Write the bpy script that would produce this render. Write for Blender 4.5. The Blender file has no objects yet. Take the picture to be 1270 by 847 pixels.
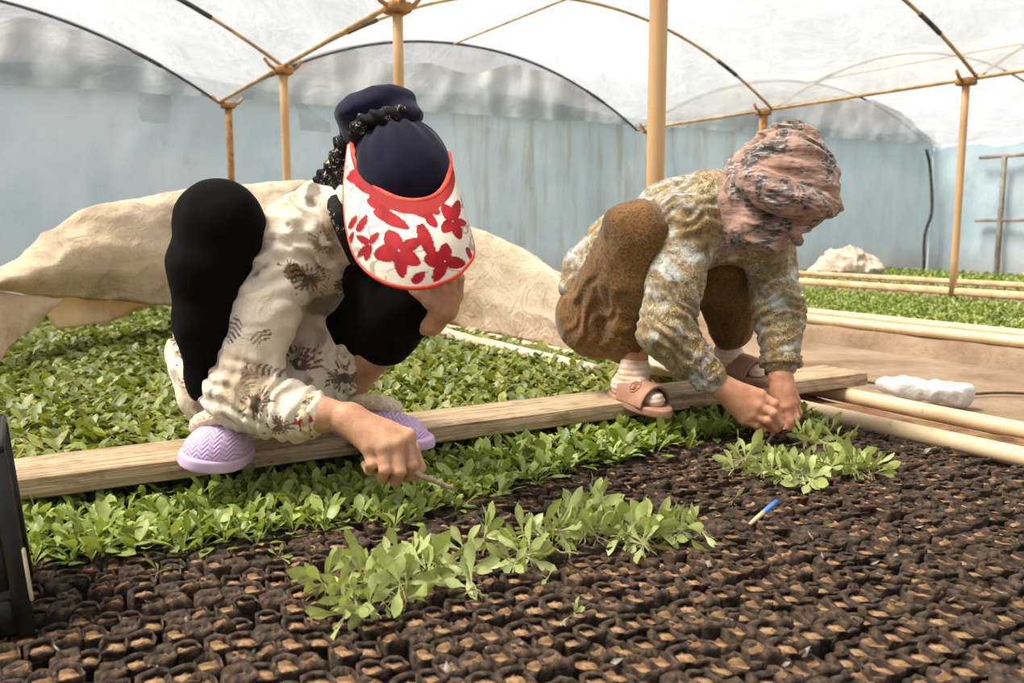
import bpy, math, random
import numpy as np
from mathutils import Vector

rng = np.random.default_rng(7)
random.seed(7)
scene = bpy.context.scene
C = scene.collection

# ------------------------------------------------------------------ camera
FPX, CXP, CYP = 1080.0, 635.0, 423.5
PITCH = math.radians(7.4)
CAMH = 0.68
cam_d = bpy.data.cameras.new('camera')
cam = bpy.data.objects.new('camera', cam_d)
C.objects.link(cam)
cam.location = (0, 0, CAMH)
cam.rotation_euler = (math.pi / 2 - PITCH, 0, 0)
cam_d.sensor_fit = 'HORIZONTAL'
cam_d.sensor_width = 36.0
cam_d.lens = FPX / 1270.0 * 36.0
cam_d.clip_start = 0.02
cam_d.dof.use_dof = True
cam_d.dof.focus_distance = 2.25
cam_d.dof.aperture_fstop = 4.5
scene.camera = cam

# ------------------------------------------------------------------ world, sun, exposure
world = bpy.data.worlds.new('overcast_sky')
scene.world = world
world.use_nodes = True
wn = world.node_tree.nodes
wn['Background'].inputs['Color'].default_value = (0.93, 0.97, 1.0, 1)
wn['Background'].inputs['Strength'].default_value = 0.56
sun_d = bpy.data.lights.new('sun', 'SUN')
sun_d.energy = 9.2
sun_d.angle = math.radians(24)
sun_d.color = (1.0, 0.94, 0.85)
sun = bpy.data.objects.new('sun', sun_d)
C.objects.link(sun)
sun.rotation_euler = Vector((0.55, 0.10, -1.0)).to_track_quat('-Z', 'Y').to_euler()
scene.view_settings.view_transform = 'Standard'
scene.view_settings.look = 'None'
scene.view_settings.exposure = 0.28
scene.view_settings.gamma = 1.0
scene.view_settings.use_curve_mapping = False

# ------------------------------------------------------------------ helpers: places
CP, SP = math.cos(PITCH), math.sin(PITCH)
def at(px, py, Y):
    """world point seen at a pixel, at forward distance Y"""
    a = (px - CXP) / FPX
    b = -(py - CYP) / FPX
    dy = CP + b * SP
    dz = -SP + b * CP
    t = Y / dy
    return np.array([a * t, Y, CAMH + dz * t])
def gp(px, py, z):
    a = (px - CXP) / FPX
    b = -(py - CYP) / FPX
    dy = CP + b * SP
    dz = -SP + b * CP
    t = (z - CAMH) / dz
    return np.array([a * t, dy * t, z])
BA = math.radians(30.45)
CU, SU = math.cos(BA), math.sin(BA)
def uv(u, v, z=0.0):
    """bed frame: u across the beds, v along them"""
    return np.array([u * CU - v * SU, u * SU + v * CU, z])
def to_uv(P):
    P = np.asarray(P)
    return P[..., 0] * CU + P[..., 1] * SU, -P[..., 0] * SU + P[..., 1] * CU
def project(P):
    P = np.asarray(P, float)
    d = P - np.array([0, 0, CAMH])
    zc = d[..., 1] * CP - d[..., 2] * SP
    yc = d[..., 1] * SP + d[..., 2] * CP
    return CXP + FPX * d[..., 0] / zc, CYP - FPX * yc / zc, zc

# ------------------------------------------------------------------ helpers: objects
ORG = {}
def put(o, label=None, cat=None, group=None, kind=None):
    if label: o['label'] = label
    if cat: o['category'] = cat
    if group: o['group'] = group
    if kind: o['kind'] = kind
    return o
def thing(name, label, cat, loc, group=None):
    o = bpy.data.objects.new(name, None)
    o.empty_display_size = 0.05
    C.objects.link(o)
    o.location = tuple(float(q) for q in loc)
    ORG[o.name] = np.array(loc, float)
    return put(o, label, cat, group)
def mesh_data(name, V, F, mats, smooth=True, colors=None, fmat=None):
    me = bpy.data.meshes.new(name)
    V = np.asarray(V, np.float32)
    if isinstance(F, np.ndarray):
        n, k = F.shape
        me.vertices.add(len(V)); me.vertices.foreach_set('co', V.ravel())
        me.loops.add(n * k); me.loops.foreach_set('vertex_index', F.astype(np.int32).ravel())
        me.polygons.add(n)
        me.polygons.foreach_set('loop_start', np.arange(0, n * k, k, dtype=np.int32))
        me.update(calc_edges=True)
    else:
        me.from_pydata([tuple(map(float, p)) for p in V], [], [tuple(map(int, f)) for f in F])
        me.update()
    if not isinstance(mats, (list, tuple)): mats = [mats]
    for m in mats: me.materials.append(m)
    if fmat is not None:
        me.polygons.foreach_set('material_index', np.asarray(fmat, np.int32))
    if smooth:
        me.polygons.foreach_set('use_smooth', np.ones(len(me.polygons), bool))
    if colors is not None:
        a = me.color_attributes.new('Col', 'FLOAT_COLOR', 'POINT')
        c = np.ones((len(V), 4), np.float32); c[:, :3] = colors
        a.data.foreach_set('color', c.ravel())
    me.validate()
    return me
def part(name, V, F, mats, parent=None, smooth=True, colors=None, label=None, fmat=None, org=None):
    """mesh object from world coordinates; origin at its parent's (or the given) origin"""
    V = np.asarray(V, float)
    if parent is not None:
        O = ORG[parent.name]
    elif org is not None:
        O = np.asarray(org, float)
    else:
        O = np.array([(V[:, 0].min() + V[:, 0].max()) / 2, (V[:, 1].min() + V[:, 1].max()) / 2, V[:, 2].min()])
    me = mesh_data(name, V - O, F, mats, smooth, colors, fmat)
    o = bpy.data.objects.new(name, me)
    C.objects.link(o)
    ORG[o.name] = O
    if parent is not None: o.parent = parent
    else: o.location = tuple(float(q) for q in O)
    if label: o['label'] = label
    return o
def solo(name, V, F, mats, label, cat, group=None, smooth=True, colors=None, fmat=None):
    o = part(name, V, F, mats, None, smooth, colors, None, fmat)
    return put(o, label, cat, group)
def struct(name, V, F, mats, smooth=True, parent=None, colors=None):
    o = part(name, V, F, mats, parent, smooth, colors, org=(0, 0, 0) if parent is None else None)
    if parent is None: o['kind'] = 'structure'
    return o

# ------------------------------------------------------------------ helpers: shapes
class MB:
    def __init__(s): s.V = []; s.F = []; s.M = []; s.n = 0
    def add(s, V, F, m=0):
        s.V.append(np.asarray(V, float)); s.F += [tuple(i + s.n for i in f) for f in F]
        s.M += [m] * len(F); s.n += len(V); return s
    def verts(s): return np.concatenate(s.V)
def frame_of(d):
    d = d / (np.linalg.norm(d) + 1e-12)
    a = np.array([0, 0, 1.0]) if abs(d[2]) < 0.9 else np.array([1.0, 0, 0])
    x = np.cross(a, d); x /= np.linalg.norm(x)
    return x, np.cross(d, x), d
def tube(P, r, n=10, caps=True, flat=None):
    P = np.asarray(P, float); m = len(P)
    r = np.broadcast_to(np.asarray(r, float), (m,))
    T = np.gradient(P, axis=0)
    x, y, _ = frame_of(T[0])
    V = []; ang = np.linspace(0, 2 * math.pi, n, endpoint=False)
    for i in range(m):
        t = T[i] / (np.linalg.norm(T[i]) + 1e-12)
        x = x - t * x.dot(t); x /= np.linalg.norm(x); y = np.cross(t, x)
        V.append(P[i] + r[i] * (np.cos(ang)[:, None] * x + np.sin(ang)[:, None] * y))
    V = np.concatenate(V)
    F = []
    for i in range(m - 1):
        for j in range(n):
            k = (j + 1) % n
            F.append((i * n + j, i * n + k, (i + 1) * n + k, (i + 1) * n + j))
    if caps:
        F.append(tuple(range(n - 1, -1, -1))); F.append(tuple((m - 1) * n + j for j in range(n)))
    return V, F
def obox(c, ax, ay, az, bev=0.0):
    """box, centre c, half axis vectors; bevelled edges"""
    c, ax, ay, az = (np.asarray(q, float) for q in (c, ax, ay, az))
    if bev <= 0:
        V = [c + i * ax + j * ay + k * az for k in (-1, 1) for j in (-1, 1) for i in (-1, 1)]
        F = [(0, 2, 3, 1), (4, 5, 7, 6), (0, 1, 5, 4), (2, 6, 7, 3), (0, 4, 6, 2), (1, 3, 7, 5)]
        return np.array(V), F
    L = [np.linalg.norm(q) for q in (ax, ay, az)]
    f = [1 - min(bev / l, 0.9) for l in L]
    V = []; idx = {}
    for k in (-1, 1):
        for j in (-1, 1):
            for i in (-1, 1):
                for a in range(3):
                    s = [i * f[0], j * f[1], k * f[2]]; s[a] = (i, j, k)[a]
                    idx[(i, j, k, a)] = len(V); V.append(c + s[0] * ax + s[1] * ay + s[2] * az)
    F = []
    for a in range(3):
        b, d = (a + 1) % 3, (a + 2) % 3
        for s in (-1, 1):
            q = []
            for (p, r_) in ((-1, -1), (1, -1), (1, 1), (-1, 1)):
                t = [0, 0, 0]; t[a] = s; t[b] = p; t[d] = r_
                q.append(idx[(*t, a)])
            F.append(tuple(q if s > 0 else q[::-1]))
        for p in (-1, 1):
            for r_ in (-1, 1):
                t0 = [0, 0, 0]; t1 = [0, 0, 0]
                t0[a] = -1; t1[a] = 1; t0[b] = t1[b] = p; t0[d] = t1[d] = r_
                q = [idx[(*t0, b)], idx[(*t1, b)], idx[(*t1, d)], idx[(*t0, d)]]
                F.append(tuple(q if p * r_ < 0 else q[::-1]))
    for i in (-1, 1):
        for j in (-1, 1):
            for k in (-1, 1):
                q = [idx[(i, j, k, a)] for a in range(3)]
                F.append(tuple(q if i * j * k > 0 else q[::-1]))
    return np.array(V), F
def grid_faces(nu, nv, closed_u=False):
    i, j = np.meshgrid(np.arange(nu if closed_u else nu - 1), np.arange(nv - 1), indexing='ij')
    i2 = (i + 1) % nu
    return np.stack([i * nv + j, i2 * nv + j, i2 * nv + j + 1, i * nv + j + 1], -1).reshape(-1, 4)
def catmull(P, n):
    P = np.asarray(P, float)
    Q = np.vstack([2 * P[0] - P[1], P, 2 * P[-1] - P[-2]])
    out = []
    m = len(P) - 1
    for t in np.linspace(0, m, n):
        i = min(int(t), m - 1); f = t - i
        a, b, c, d = Q[i:i + 4]
        out.append(0.5 * (2 * b + (c - a) * f + (2 * a - 5 * b + 4 * c - d) * f * f + (3 * b - a - 3 * c + d) * f ** 3))
    return np.array(out)
LAT = np.random.default_rng(3).random((32, 32, 32)).astype(np.float32)
def vnoise(P, f=1.0, seed=0):
    P = np.asarray(P, np.float32) * f + seed * 7.31
    i = np.floor(P).astype(np.int32); t = P - i; t = t * t * (3 - 2 * t); i &= 31; j = (i + 1) & 31
    x0, y0, z0 = i[..., 0], i[..., 1], i[..., 2]; x1, y1, z1 = j[..., 0], j[..., 1], j[..., 2]
    tx, ty, tz = t[..., 0], t[..., 1], t[..., 2]
    a = LAT[x0, y0, z0] * (1 - tx) + LAT[x1, y0, z0] * tx
    b = LAT[x0, y1, z0] * (1 - tx) + LAT[x1, y1, z0] * tx
    c = LAT[x0, y0, z1] * (1 - tx) + LAT[x1, y0, z1] * tx
    d = LAT[x0, y1, z1] * (1 - tx) + LAT[x1, y1, z1] * tx
    return (a * (1 - ty) + b * ty) * (1 - tz) + (c * (1 - ty) + d * ty) * tz
def fbm(P, f=1.0, seed=0, o=3):
    s = 0; w = 0
    for k in range(o):
        s = s + vnoise(P, f * 2 ** k, seed + k) * 0.5 ** k; w += 0.5 ** k
    return s / w

# ------------------------------------------------------------------ helpers: materials
def lin(r, g, b):
    f = lambda c: (c / 255 / 12.92) if c / 255 < 0.04045 else ((c / 255 + 0.055) / 1.055) ** 2.4
    return (f(r), f(g), f(b), 1)
def new_mat(name):
    m = bpy.data.materials.new(name); m.use_nodes = True
    nt = m.node_tree; nt.nodes.clear()
    out = nt.nodes.new('ShaderNodeOutputMaterial')
    return m, nt, out
class NT:
    def __init__(s, nt): s.nt = nt
    def n(s, t, **kw):
        nd = s.nt.nodes.new(t)
        for k, v in kw.items():
            if k.startswith('i_'):
                key = k[2:]
                key = int(key) if key.isdigit() else key.replace('_', ' ')
                s.set(nd.inputs[key], v)
            else: setattr(nd, k, v)
        return nd
    def set(s, inp, v):
        if isinstance(v, bpy.types.NodeSocket): s.nt.links.new(v, inp)
        else: inp.default_value = v
    def mix(s, f, a, b, blend='MIX'):
        nd = s.nt.nodes.new('ShaderNodeMix'); nd.data_type = 'RGBA'; nd.blend_type = blend
        s.set(nd.inputs[0], f); s.set(nd.inputs[6], a); s.set(nd.inputs[7], b)
        return nd.outputs[2]
    def math(s, op, a, b=0.0, c=0.0, clamp=False):
        nd = s.nt.nodes.new('ShaderNodeMath'); nd.operation = op; nd.use_clamp = clamp
        s.set(nd.inputs[0], a); s.set(nd.inputs[1], b); s.set(nd.inputs[2], c)
        return nd.outputs[0]
    def ramp(s, f, *stops):
        nd = s.nt.nodes.new('ShaderNodeValToRGB')
        e = nd.color_ramp.elements
        while len(e) < len(stops): e.new(0.5)
        for q, (p, c) in zip(e, stops):
            q.position = p; q.color = c if len(c) == 4 else (*c, 1)
        s.set(nd.inputs[0], f)
        return nd.outputs[0]
    def step(s, f, a, b):
        return s.ramp(f, (a, (0, 0, 0, 1)), (b, (1, 1, 1, 1)))
    def obj(s, scale=(1, 1, 1), rot=(0, 0, 0)):
        tc = s.nt.nodes.new('ShaderNodeTexCoord'); mp = s.nt.nodes.new('ShaderNodeMapping')
        mp.inputs['Scale'].default_value = scale; mp.inputs['Rotation'].default_value = rot
        s.nt.links.new(tc.outputs['Object'], mp.inputs['Vector'])
        return mp.outputs[0]
    def noise(s, vec, scale=5, detail=4, rough=0.55, dist=0.0):
        nd = s.nt.nodes.new('ShaderNodeTexNoise'); s.nt.links.new(vec, nd.inputs['Vector'])
        nd.inputs['Scale'].default_value = scale; nd.inputs['Detail'].default_value = detail
        nd.inputs['Roughness'].default_value = rough; nd.inputs['Distortion'].default_value = dist
        return nd.outputs['Fac']
    def bump(s, h, strength=0.3, dist=0.01, normal=None):
        nd = s.nt.nodes.new('ShaderNodeBump'); s.set(nd.inputs['Height'], h)
        nd.inputs['Strength'].default_value = strength; nd.inputs['Distance'].default_value = dist
        if normal is not None: s.set(nd.inputs['Normal'], normal)
        return nd.outputs[0]
    def attr(s, name='Col'):
        nd = s.nt.nodes.new('ShaderNodeAttribute'); nd.attribute_name = name
        return nd.outputs['Color']
    def bsdf(s, out, color, rough=0.7, normal=None, transl=0.0, tcol=None, sheen=0.0, spec=0.3, sss=0.0):
        p = s.nt.nodes.new('ShaderNodeBsdfPrincipled')
        s.set(p.inputs['Base Color'], color); s.set(p.inputs['Roughness'], rough)
        p.inputs['Specular IOR Level'].default_value = spec
        if sheen: p.inputs['Sheen Weight'].default_value = sheen
        if sss:
            p.inputs['Subsurface Weight'].default_value = sss
            p.inputs['Subsurface Radius'].default_value = (1.0, 0.35, 0.2)
            p.inputs['Subsurface Scale'].default_value = 0.008
        if normal is not None: s.set(p.inputs['Normal'], normal)
        sh = p.outputs[0]
        if transl:
            t = s.nt.nodes.new('ShaderNodeBsdfTranslucent'); s.set(t.inputs['Color'], tcol if tcol is not None else color)
            if normal is not None: s.set(t.inputs['Normal'], normal)
            mx = s.nt.nodes.new('ShaderNodeMixShader'); mx.inputs[0].default_value = transl
            s.nt.links.new(sh, mx.inputs[1]); s.nt.links.new(t.outputs[0], mx.inputs[2]); sh = mx.outputs[0]
        s.nt.links.new(sh, out.inputs['Surface'])
        return p
def simple(name, c1, c2=None, scale=8.0, rough=0.7, bump=0.0, bscale=60.0, stretch=(1, 1, 1), attr=False, transl=0.0,
           sheen=0.0, spec=0.3, sss=0.0, lo=0.35, hi=0.65, bdist=0.004, detail=5, tcol=None):
    m, nt, out = new_mat(name); g = NT(nt)
    vec = g.obj(stretch)
    if attr: col = g.attr()
    elif c2 is not None: col = g.ramp(g.noise(vec, scale, detail), (lo, c1), (hi, c2))
    else: col = c1
    nrm = g.bump(g.noise(vec, bscale, 4), bump, bdist) if bump else None
    g.bsdf(out, col, rough, nrm, transl, tcol, sheen, spec, sss)
    return m
# ================================================================== materials of the place
def film_mat(name, tint, clear=0.35, bstr=0.25, refl=0.06):
    m, nt, out = new_mat(name); g = NT(nt)
    vec = g.obj((1, 1, 1))
    nz = g.noise(vec, 1.3, 6, 0.6, 0.8)
    nrm = g.bump(nz, bstr, 0.12)
    dirt = g.ramp(g.noise(g.obj((1, 1, 2.5)), 1.1, 6, 0.65, 0.4), (0.35, tint), (0.72, tuple(0.80 * c for c in tint[:3]) + (1,)))
    t = g.n('ShaderNodeBsdfTranslucent'); g.set(t.inputs['Color'], dirt); g.set(t.inputs['Normal'], nrm)
    tr = g.n('ShaderNodeBsdfTransparent'); g.set(tr.inputs['Color'], dirt)
    gl = g.n('ShaderNodeBsdfGlossy'); gl.inputs['Roughness'].default_value = 0.35; g.set(gl.inputs['Normal'], nrm)
    a = g.n('ShaderNodeMixShader'); a.inputs[0].default_value = clear
    nt.links.new(t.outputs[0], a.inputs[1]); nt.links.new(tr.outputs[0], a.inputs[2])
    b = g.n('ShaderNodeMixShader'); b.inputs[0].default_value = refl
    nt.links.new(a.outputs[0], b.inputs[1]); nt.links.new(gl.outputs[0], b.inputs[2])
    nt.links.new(b.outputs[0], out.inputs['Surface'])
    return m
FILM = film_mat('greenhouse_film', (0.93, 0.935, 0.93, 1), 0.74, 0.6)
FILM_GREY = film_mat('dusty_film', (0.60, 0.62, 0.62, 1), 0.30, 0.25)

def wall_mat():
    m, nt, out = new_mat('blue_wall_film'); g = NT(nt)
    # object x = along the wall, z = up (the wall mesh is in world space; use rotated mapping)
    tc = g.n('ShaderNodeTexCoord')
    rot = g.n('ShaderNodeVectorRotate', rotation_type='Z_AXIS'); rot.inputs['Angle'].default_value = -BA
    nt.links.new(tc.outputs['Object'], rot.inputs['Vector'])
    sp = g.n('ShaderNodeSeparateXYZ'); nt.links.new(rot.outputs[0], sp.inputs[0])
    def stretched(sx, sz):
        mp = g.n('ShaderNodeMapping'); mp.inputs['Scale'].default_value = (sx, sx, sz)
        nt.links.new(rot.outputs[0], mp.inputs['Vector']); return mp.outputs[0]
    base = g.ramp(g.noise(stretched(0.5, 0.5), 1.6, 5), (0.3, lin(172, 196, 209)), (0.7, lin(202, 219, 228)))
    streak = g.step(g.noise(stretched(1, 0.09), 5.0, 6, 0.65), 0.50, 0.72)
    zone = g.ramp(g.math('MULTIPLY', sp.outputs[0], 1 / 16.0), (0.24, (0, 0, 0, 1)), (0.32, (1, 1, 1, 1)), (0.62, (1, 1, 1, 1)), (0.8, (.25, .25, .25, 1)))
    fac = g.math('MULTIPLY', g.math('MULTIPLY', streak, zone), 0.75)
    col = g.mix(fac, base, lin(150, 146, 132))
    spots = g.step(g.noise(stretched(1, 0.6), 3.1, 7, 0.7), 0.60, 0.8)
    col = g.mix(g.math('MULTIPLY', spots, 0.55), col, lin(128, 130, 124))
    low = g.ramp(g.math('ADD', sp.outputs[2], g.math('MULTIPLY', g.noise(stretched(1, .5), 2, 5), 0.7)), (0.25, (1, 1, 1, 1)), (0.75, (0, 0, 0, 1)))
    col = g.mix(g.math('MULTIPLY', low, 0.45), col, lin(160, 145, 125))
    nrm = g.bump(g.noise(stretched(0.8, 0.5), 2.5, 5, 0.6, 0.5), 0.35, 0.08)
    g.bsdf(out, col, 0.45, nrm, 0.22, spec=0.4)
    return m
WALL = wall_mat()
def ground_mat():
    m, nt, out = new_mat('dry_earth'); g = NT(nt); v = g.obj()
    col = g.ramp(g.noise(v, 2.2, 8, 0.62), (0.28, lin(116, 93, 72)), (0.5, lin(146, 124, 102)), (0.75, lin(168, 147, 126)))
    cr = g.step(g.noise(v, 22, 7, 0.72), 0.50, 0.70)
    col = g.mix(g.math('MULTIPLY', cr, 0.5), col, lin(120, 92, 66))
    nrm = g.bump(g.noise(v, 30, 8, 0.7), 0.6, 0.02)
    g.bsdf(out, col, 0.95, nrm, spec=0.1)
    return m
EARTH = ground_mat()
KERB = simple('damp_earth', lin(88, 62, 42), lin(150, 116, 84), 9, 0.95, 0.7, 40, bdist=0.02, spec=0.1)
BEDSOIL = simple('dark_bed_soil', lin(24, 17, 12), lin(48, 34, 24), 20, 0.95, 0.6, 60, bdist=0.01, spec=0.1)
POST = simple('tan_post_paint', lin(190, 150, 106), lin(214, 178, 132), 5, 0.6, 0.15, 30, (1, 1, 0.15))
def pipe_mat():
    m, nt, out = new_mat('cream_pipe'); g = NT(nt); v = g.obj()
    col = g.ramp(g.noise(v, 5, 5), (0.3, lin(198, 168, 130)), (0.7, lin(218, 194, 160)))
    d = g.step(g.noise(v, 22, 7, 0.7), 0.63, 0.7)
    col = g.mix(g.math('MULTIPLY', d, 0.8), col, lin(112, 78, 50))
    g.bsdf(out, col, 0.45, g.bump(g.noise(v, 40, 3), 0.1, 0.004), spec=0.4)
    return m
PIPE = pipe_mat()
RIB = simple('rib_steel', lin(150, 122, 84), lin(196, 164, 116), 6, 0.55, 0.1, 30)
DARKRIB = simple('dark_wrapped_steel', lin(52, 50, 48), lin(92, 84, 74), 8, 0.6, 0.2, 30)
RUST = simple('rusty_bracket', lin(128, 88, 52), lin(190, 140, 88), 14, 0.7, 0.3, 50)
def wood_mat():
    m, nt, out = new_mat('weathered_plank'); g = NT(nt)
    tc = g.n('ShaderNodeTexCoord')
    rot = g.n('ShaderNodeVectorRotate', rotation_type='Z_AXIS'); rot.inputs['Angle'].default_value = -BA
    nt.links.new(tc.outputs['Object'], rot.inputs['Vector'])
    def st(a, b):
        mp = g.n('ShaderNodeMapping'); mp.inputs['Scale'].default_value = (a, b, b)
        nt.links.new(rot.outputs[0], mp.inputs['Vector']); return mp.outputs[0]
    col = g.ramp(g.noise(st(1.2, 24), 3, 7, 0.6, 0.6), (0.28, lin(122, 98, 72)), (0.5, lin(172, 148, 118)), (0.75, lin(208, 188, 160)))
    dk = g.step(g.noise(st(4, 9), 3, 8, 0.75), 0.50, 0.66)
    col = g.mix(g.math('MULTIPLY', dk, 0.6), col, lin(92, 66, 42))
    nrm = g.bump(g.noise(st(2, 40), 3, 6, 0.6, 0.4), 0.8, 0.008)
    g.bsdf(out, col, 0.85, nrm, spec=0.2)
    return m
WOOD = wood_mat()
BEAM = simple('pale_beam', lin(196, 160, 118), lin(228, 196, 154), 6, 0.85, 0.3, 40)

# ================================================================== the setting
U_V = [-3.7, 2.32, 8.28, 15.0]          # valley lines (last one is the right side wall)
ZE, RISE = 2.12, 0.95
VB = 10.65                              # back wall
def skew(u): return -0.2 * (u - 2.32) / 6.0
# floor
n = 90
gx, gy = np.meshgrid(np.linspace(-12, 22, n), np.linspace(-7, 26, n), indexing='ij')
P = np.stack([gx, gy, np.zeros_like(gx)], -1).reshape(-1, 3)
P[:, 2] = -0.13 + 0.025 * (fbm(P, 0.9, 2) - 0.5)
struct('floor', P, grid_faces(n, n), EARTH)
# ceiling film: one barrel per span
for k in range(3):
    u0, u1 = U_V[k], U_V[k + 1]
    nu, nv = 33, 120
    a, b = np.meshgrid(np.linspace(0, 1, nu), np.linspace(-5.0, VB + 0.02, nv), indexing='ij')
    u = u0 + a * (u1 - u0)
    ph = ((b - 0.2) / 2.6) % 1.0
    sag = 0.05 * np.sin(ph * math.pi) * (1 - (2 * a - 1) ** 2 * 0.6)
    z = ZE + RISE * (1 - np.abs(2 * a - 1) ** 2.1) - sag + 0.045
    P = np.stack([u * CU - (b + skew(u)) * SU, u * SU + (b + skew(u)) * CU, z], -1).reshape(-1, 3)
    P[:, 2] += 0.05 * (fbm(P, 1.5, 5) - 0.5)
    struct('ceiling' if k == 0 else 'ceiling_%d' % (k + 1), P, grid_faces(nu, nv), FILM)
def sheet(u0, v0, u1, v1, z0, z1fun, nu, nz, amp, seed, freq=2.0):
    a, b = np.meshgrid(np.linspace(0, 1, nu), np.linspace(0, 1, nz), indexing='ij')
    u = u0 + a * (u1 - u0); v = v0 + a * (v1 - v0)
    z = z0 + b * (z1fun(u) - z0)
    P = np.stack([u * CU - v * SU, u * SU + v * CU, z], -1).reshape(-1, 3)
    Q = P.copy(); Q[:, 2] *= 0.45
    dn = amp * (fbm(Q, freq, seed) - 0.5) * 2
    nrm = uv(-(v1 - v0), (u1 - u0)); nrm = nrm / np.linalg.norm(nrm)
    return P + dn[:, None] * nrm, grid_faces(nu, nz)
struct('wall_back', *sheet(-3.7, VB + .7, 15, VB - .45, -.13, lambda u: 2.42 + 0.1 * np.sin(u * 1.3) , 220, 40, .10, 4), WALL)
def arch(u):
    z = np.full_like(u, ZE)
    for k in range(3):
        a = (u - U_V[k]) / (U_V[k + 1] - U_V[k]); q = (a >= 0) & (a <= 1)
        z = np.where(q, ZE + RISE * (1 - np.abs(2 * a - 1) ** 2.1), z)
    return z + 0.05
struct('wall_back_gable', *sheet(-3.7, VB + .75, 15, VB - .4, 1.9, arch, 200, 16, .05, 9), FILM)
# dusty hem of the wall film, folded over its top rail
def hem_top(u): return np.minimum(2.82 + 0.06 * np.sin(u * 2.1) + 0.05 * np.sin(u * 5.3), arch(u) - 0.02)
def hem(u): return hem_top(u)
P, F = sheet(-3.7, VB + .55, 15, VB - .6, 2.2, hem, 260, 14, .10, 12, 3.5)
struct('wall_back_hem', P, F, FILM_GREY)
struct('wall_right', *sheet(15, -5, 15, VB + .1, -.13, lambda u: np.full_like(u, 2.2), 120, 24, .08, 14), WALL)
struct('wall_left', *sheet(-3.7, -5, -3.7, VB + .8, -.13, lambda u: np.full_like(u, 2.2), 60, 12, .06, 15), WALL)
struct('wall_front', *sheet(-3.7, -5, 15, -5, -.13, arch, 90, 12, .04, 16), WALL)

# posts on the valley lines, with a bracket at the top
def post(u, v, z0, label, r=0.036, mat=POST, group='greenhouse posts'):
    b = uv(u, v, z0)
    t = thing('greenhouse_post', label, 'post', b, group)
    V, F = tube([uv(u, v, z0 + (ZE - .02 - z0) * q) for q in np.linspace(0, 1, 6)], r, 14)
    part('pole', V, F, mat, t)
    V, F = obox(uv(u, v, ZE - .035), uv(.075, 0), uv(0, .075), (0, 0, .035), .012)
    part('bracket', V, F, RUST, t)
    for s in (-1, 1):
        P = [uv(u + s * .05, v, ZE - .04), uv(u + s * .12, v, ZE + .0), uv(u + s * .17, v, ZE + .06)]
        V, F = tube(P, .016, 8); part('bracket_arm', V, F, RUST, t)
    return t
vp = [-2.4, 0.2, 2.8, 5.4, 8.0]
post(2.32, 2.8, -.13, 'thick tan post rising directly behind the person in the pink scarf', .0365)
post(2.32, 5.4, -.13, 'tan post reaching the ceiling above the navy bun of the crouching person', .034)
post(2.32, 8.0, -.13, 'slim tan post standing left of the navy headscarf, in front of the blue wall', .038)
post(2.40, VB - .12, -.13, 'brown post in the left corner of the blue back wall', .04, RUST)
post(8.18, 2.65, -.13, 'tan post on the valley line beyond the right edge')
post(8.18, 5.25, -.05, 'tan post on the far plant bed beside the right edge', .036)
post(8.18, 7.85, -.05, 'brown post showing just above the pink headscarf', .05, RUST)
post(8.28, VB - .5, -.13, 'far brown post where the back wall film changes colour', .04, RUST)

# arch ribs: tan middle, dark taped joints near the valleys
def rib(k, v, label, dark=False):
    u0, u1 = U_V[k], U_V[k + 1]
    a = np.linspace(0, 1, 41)
    u = u0 + a * (u1 - u0)
    P = np.array([uv(q, v + skew(q), ZE + RISE * (1 - abs(2 * s - 1) ** 2.1)) for q, s in zip(u, a)])
    t = thing('arch_rib', label, 'rib', P[0], 'roof ribs')
    V, F = tube(P, .017, 8); part('hoop', V, F, DARKRIB if dark else RIB, t)
    for (i, j) in ((4, 6), (34, 36)):
        V, F = tube(P[i:j + 1], .023, 8); part('taped_joint', V, F, DARKRIB, t)
spanname = ['left roof span', 'middle roof span', 'right roof span']
vname = {8.0: 'second rib from the back wall', 5.4: 'third rib from the back wall', 2.8: 'fourth rib from the back wall', 0.2: 'rib overhead'}
for k in range(3):
    for v in vname:
        rib(k, v, 'thin tan roof rib of the %s, %s' % (spanname[k], vname[v]))
    rib(k, VB - .02, 'dark roof rib against the back wall in the %s' % spanname[k], True)
# valley pipes and ridge pipes along the house
for k, u in enumerate(U_V[1:3]):
    V, F = tube([uv(u, v + skew(u), ZE + .005) for v in np.linspace(-5, VB, 30)], .02, 8)
    t = solo('valley_pipe', V, F, RIB, ['brown pipe along the roof valley above the left person', 'brown pipe along the roof valley at the right'][k], 'pipe', 'roof pipes')
for k in range(3):
    uc = (U_V[k] + U_V[k + 1]) / 2
    V, F = tube([uv(uc, v + skew(uc), ZE + RISE - .01) for v in np.linspace(-5, VB, 30)], .014, 8)
    solo('ridge_pipe', V, F, RIB, 'thin pipe along the ridge of the %s' % spanname[k], 'pipe', 'roof pipes')

# right side wall framing: door frame and rails
t = thing('wall_frame', 'grey timber frame standing before the blue film at the far right', 'frame', uv(14.85, 7.9, -.13))
for v in (8.75, 7.95, 6.6):
    V, F = obox(uv(14.85, v, .9), uv(.04, 0), uv(0, .06 if v < 8 else .035), (0, 0, 1.03), .01); part('upright', V, F, simple('grey_timber', lin(120, 112, 100), lin(160, 152, 140), 6, .85), t)
for z in (1.9, .82):
    V, F = obox(uv(14.85, 7.7, z), uv(.03, 0), uv(0, 1.5), (0, 0, .03), .01); part('rail', V, F, bpy.data.materials['grey_timber'], t)
# dark downpipe/cable at the right corner
P = catmull([uv(14.6, VB - .6, 2.1), uv(14.72, VB - .62, 1.75), uv(14.72, VB - .7, 1.0), uv(14.62, VB - .66, .55), uv(14.6, VB - .7, -.1)], 24)
V, F = tube(P, .03, 8)
solo('corner_cable', V, F, DARKRIB, 'dark cable hanging down the far right corner of the back wall', 'cable')

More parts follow.
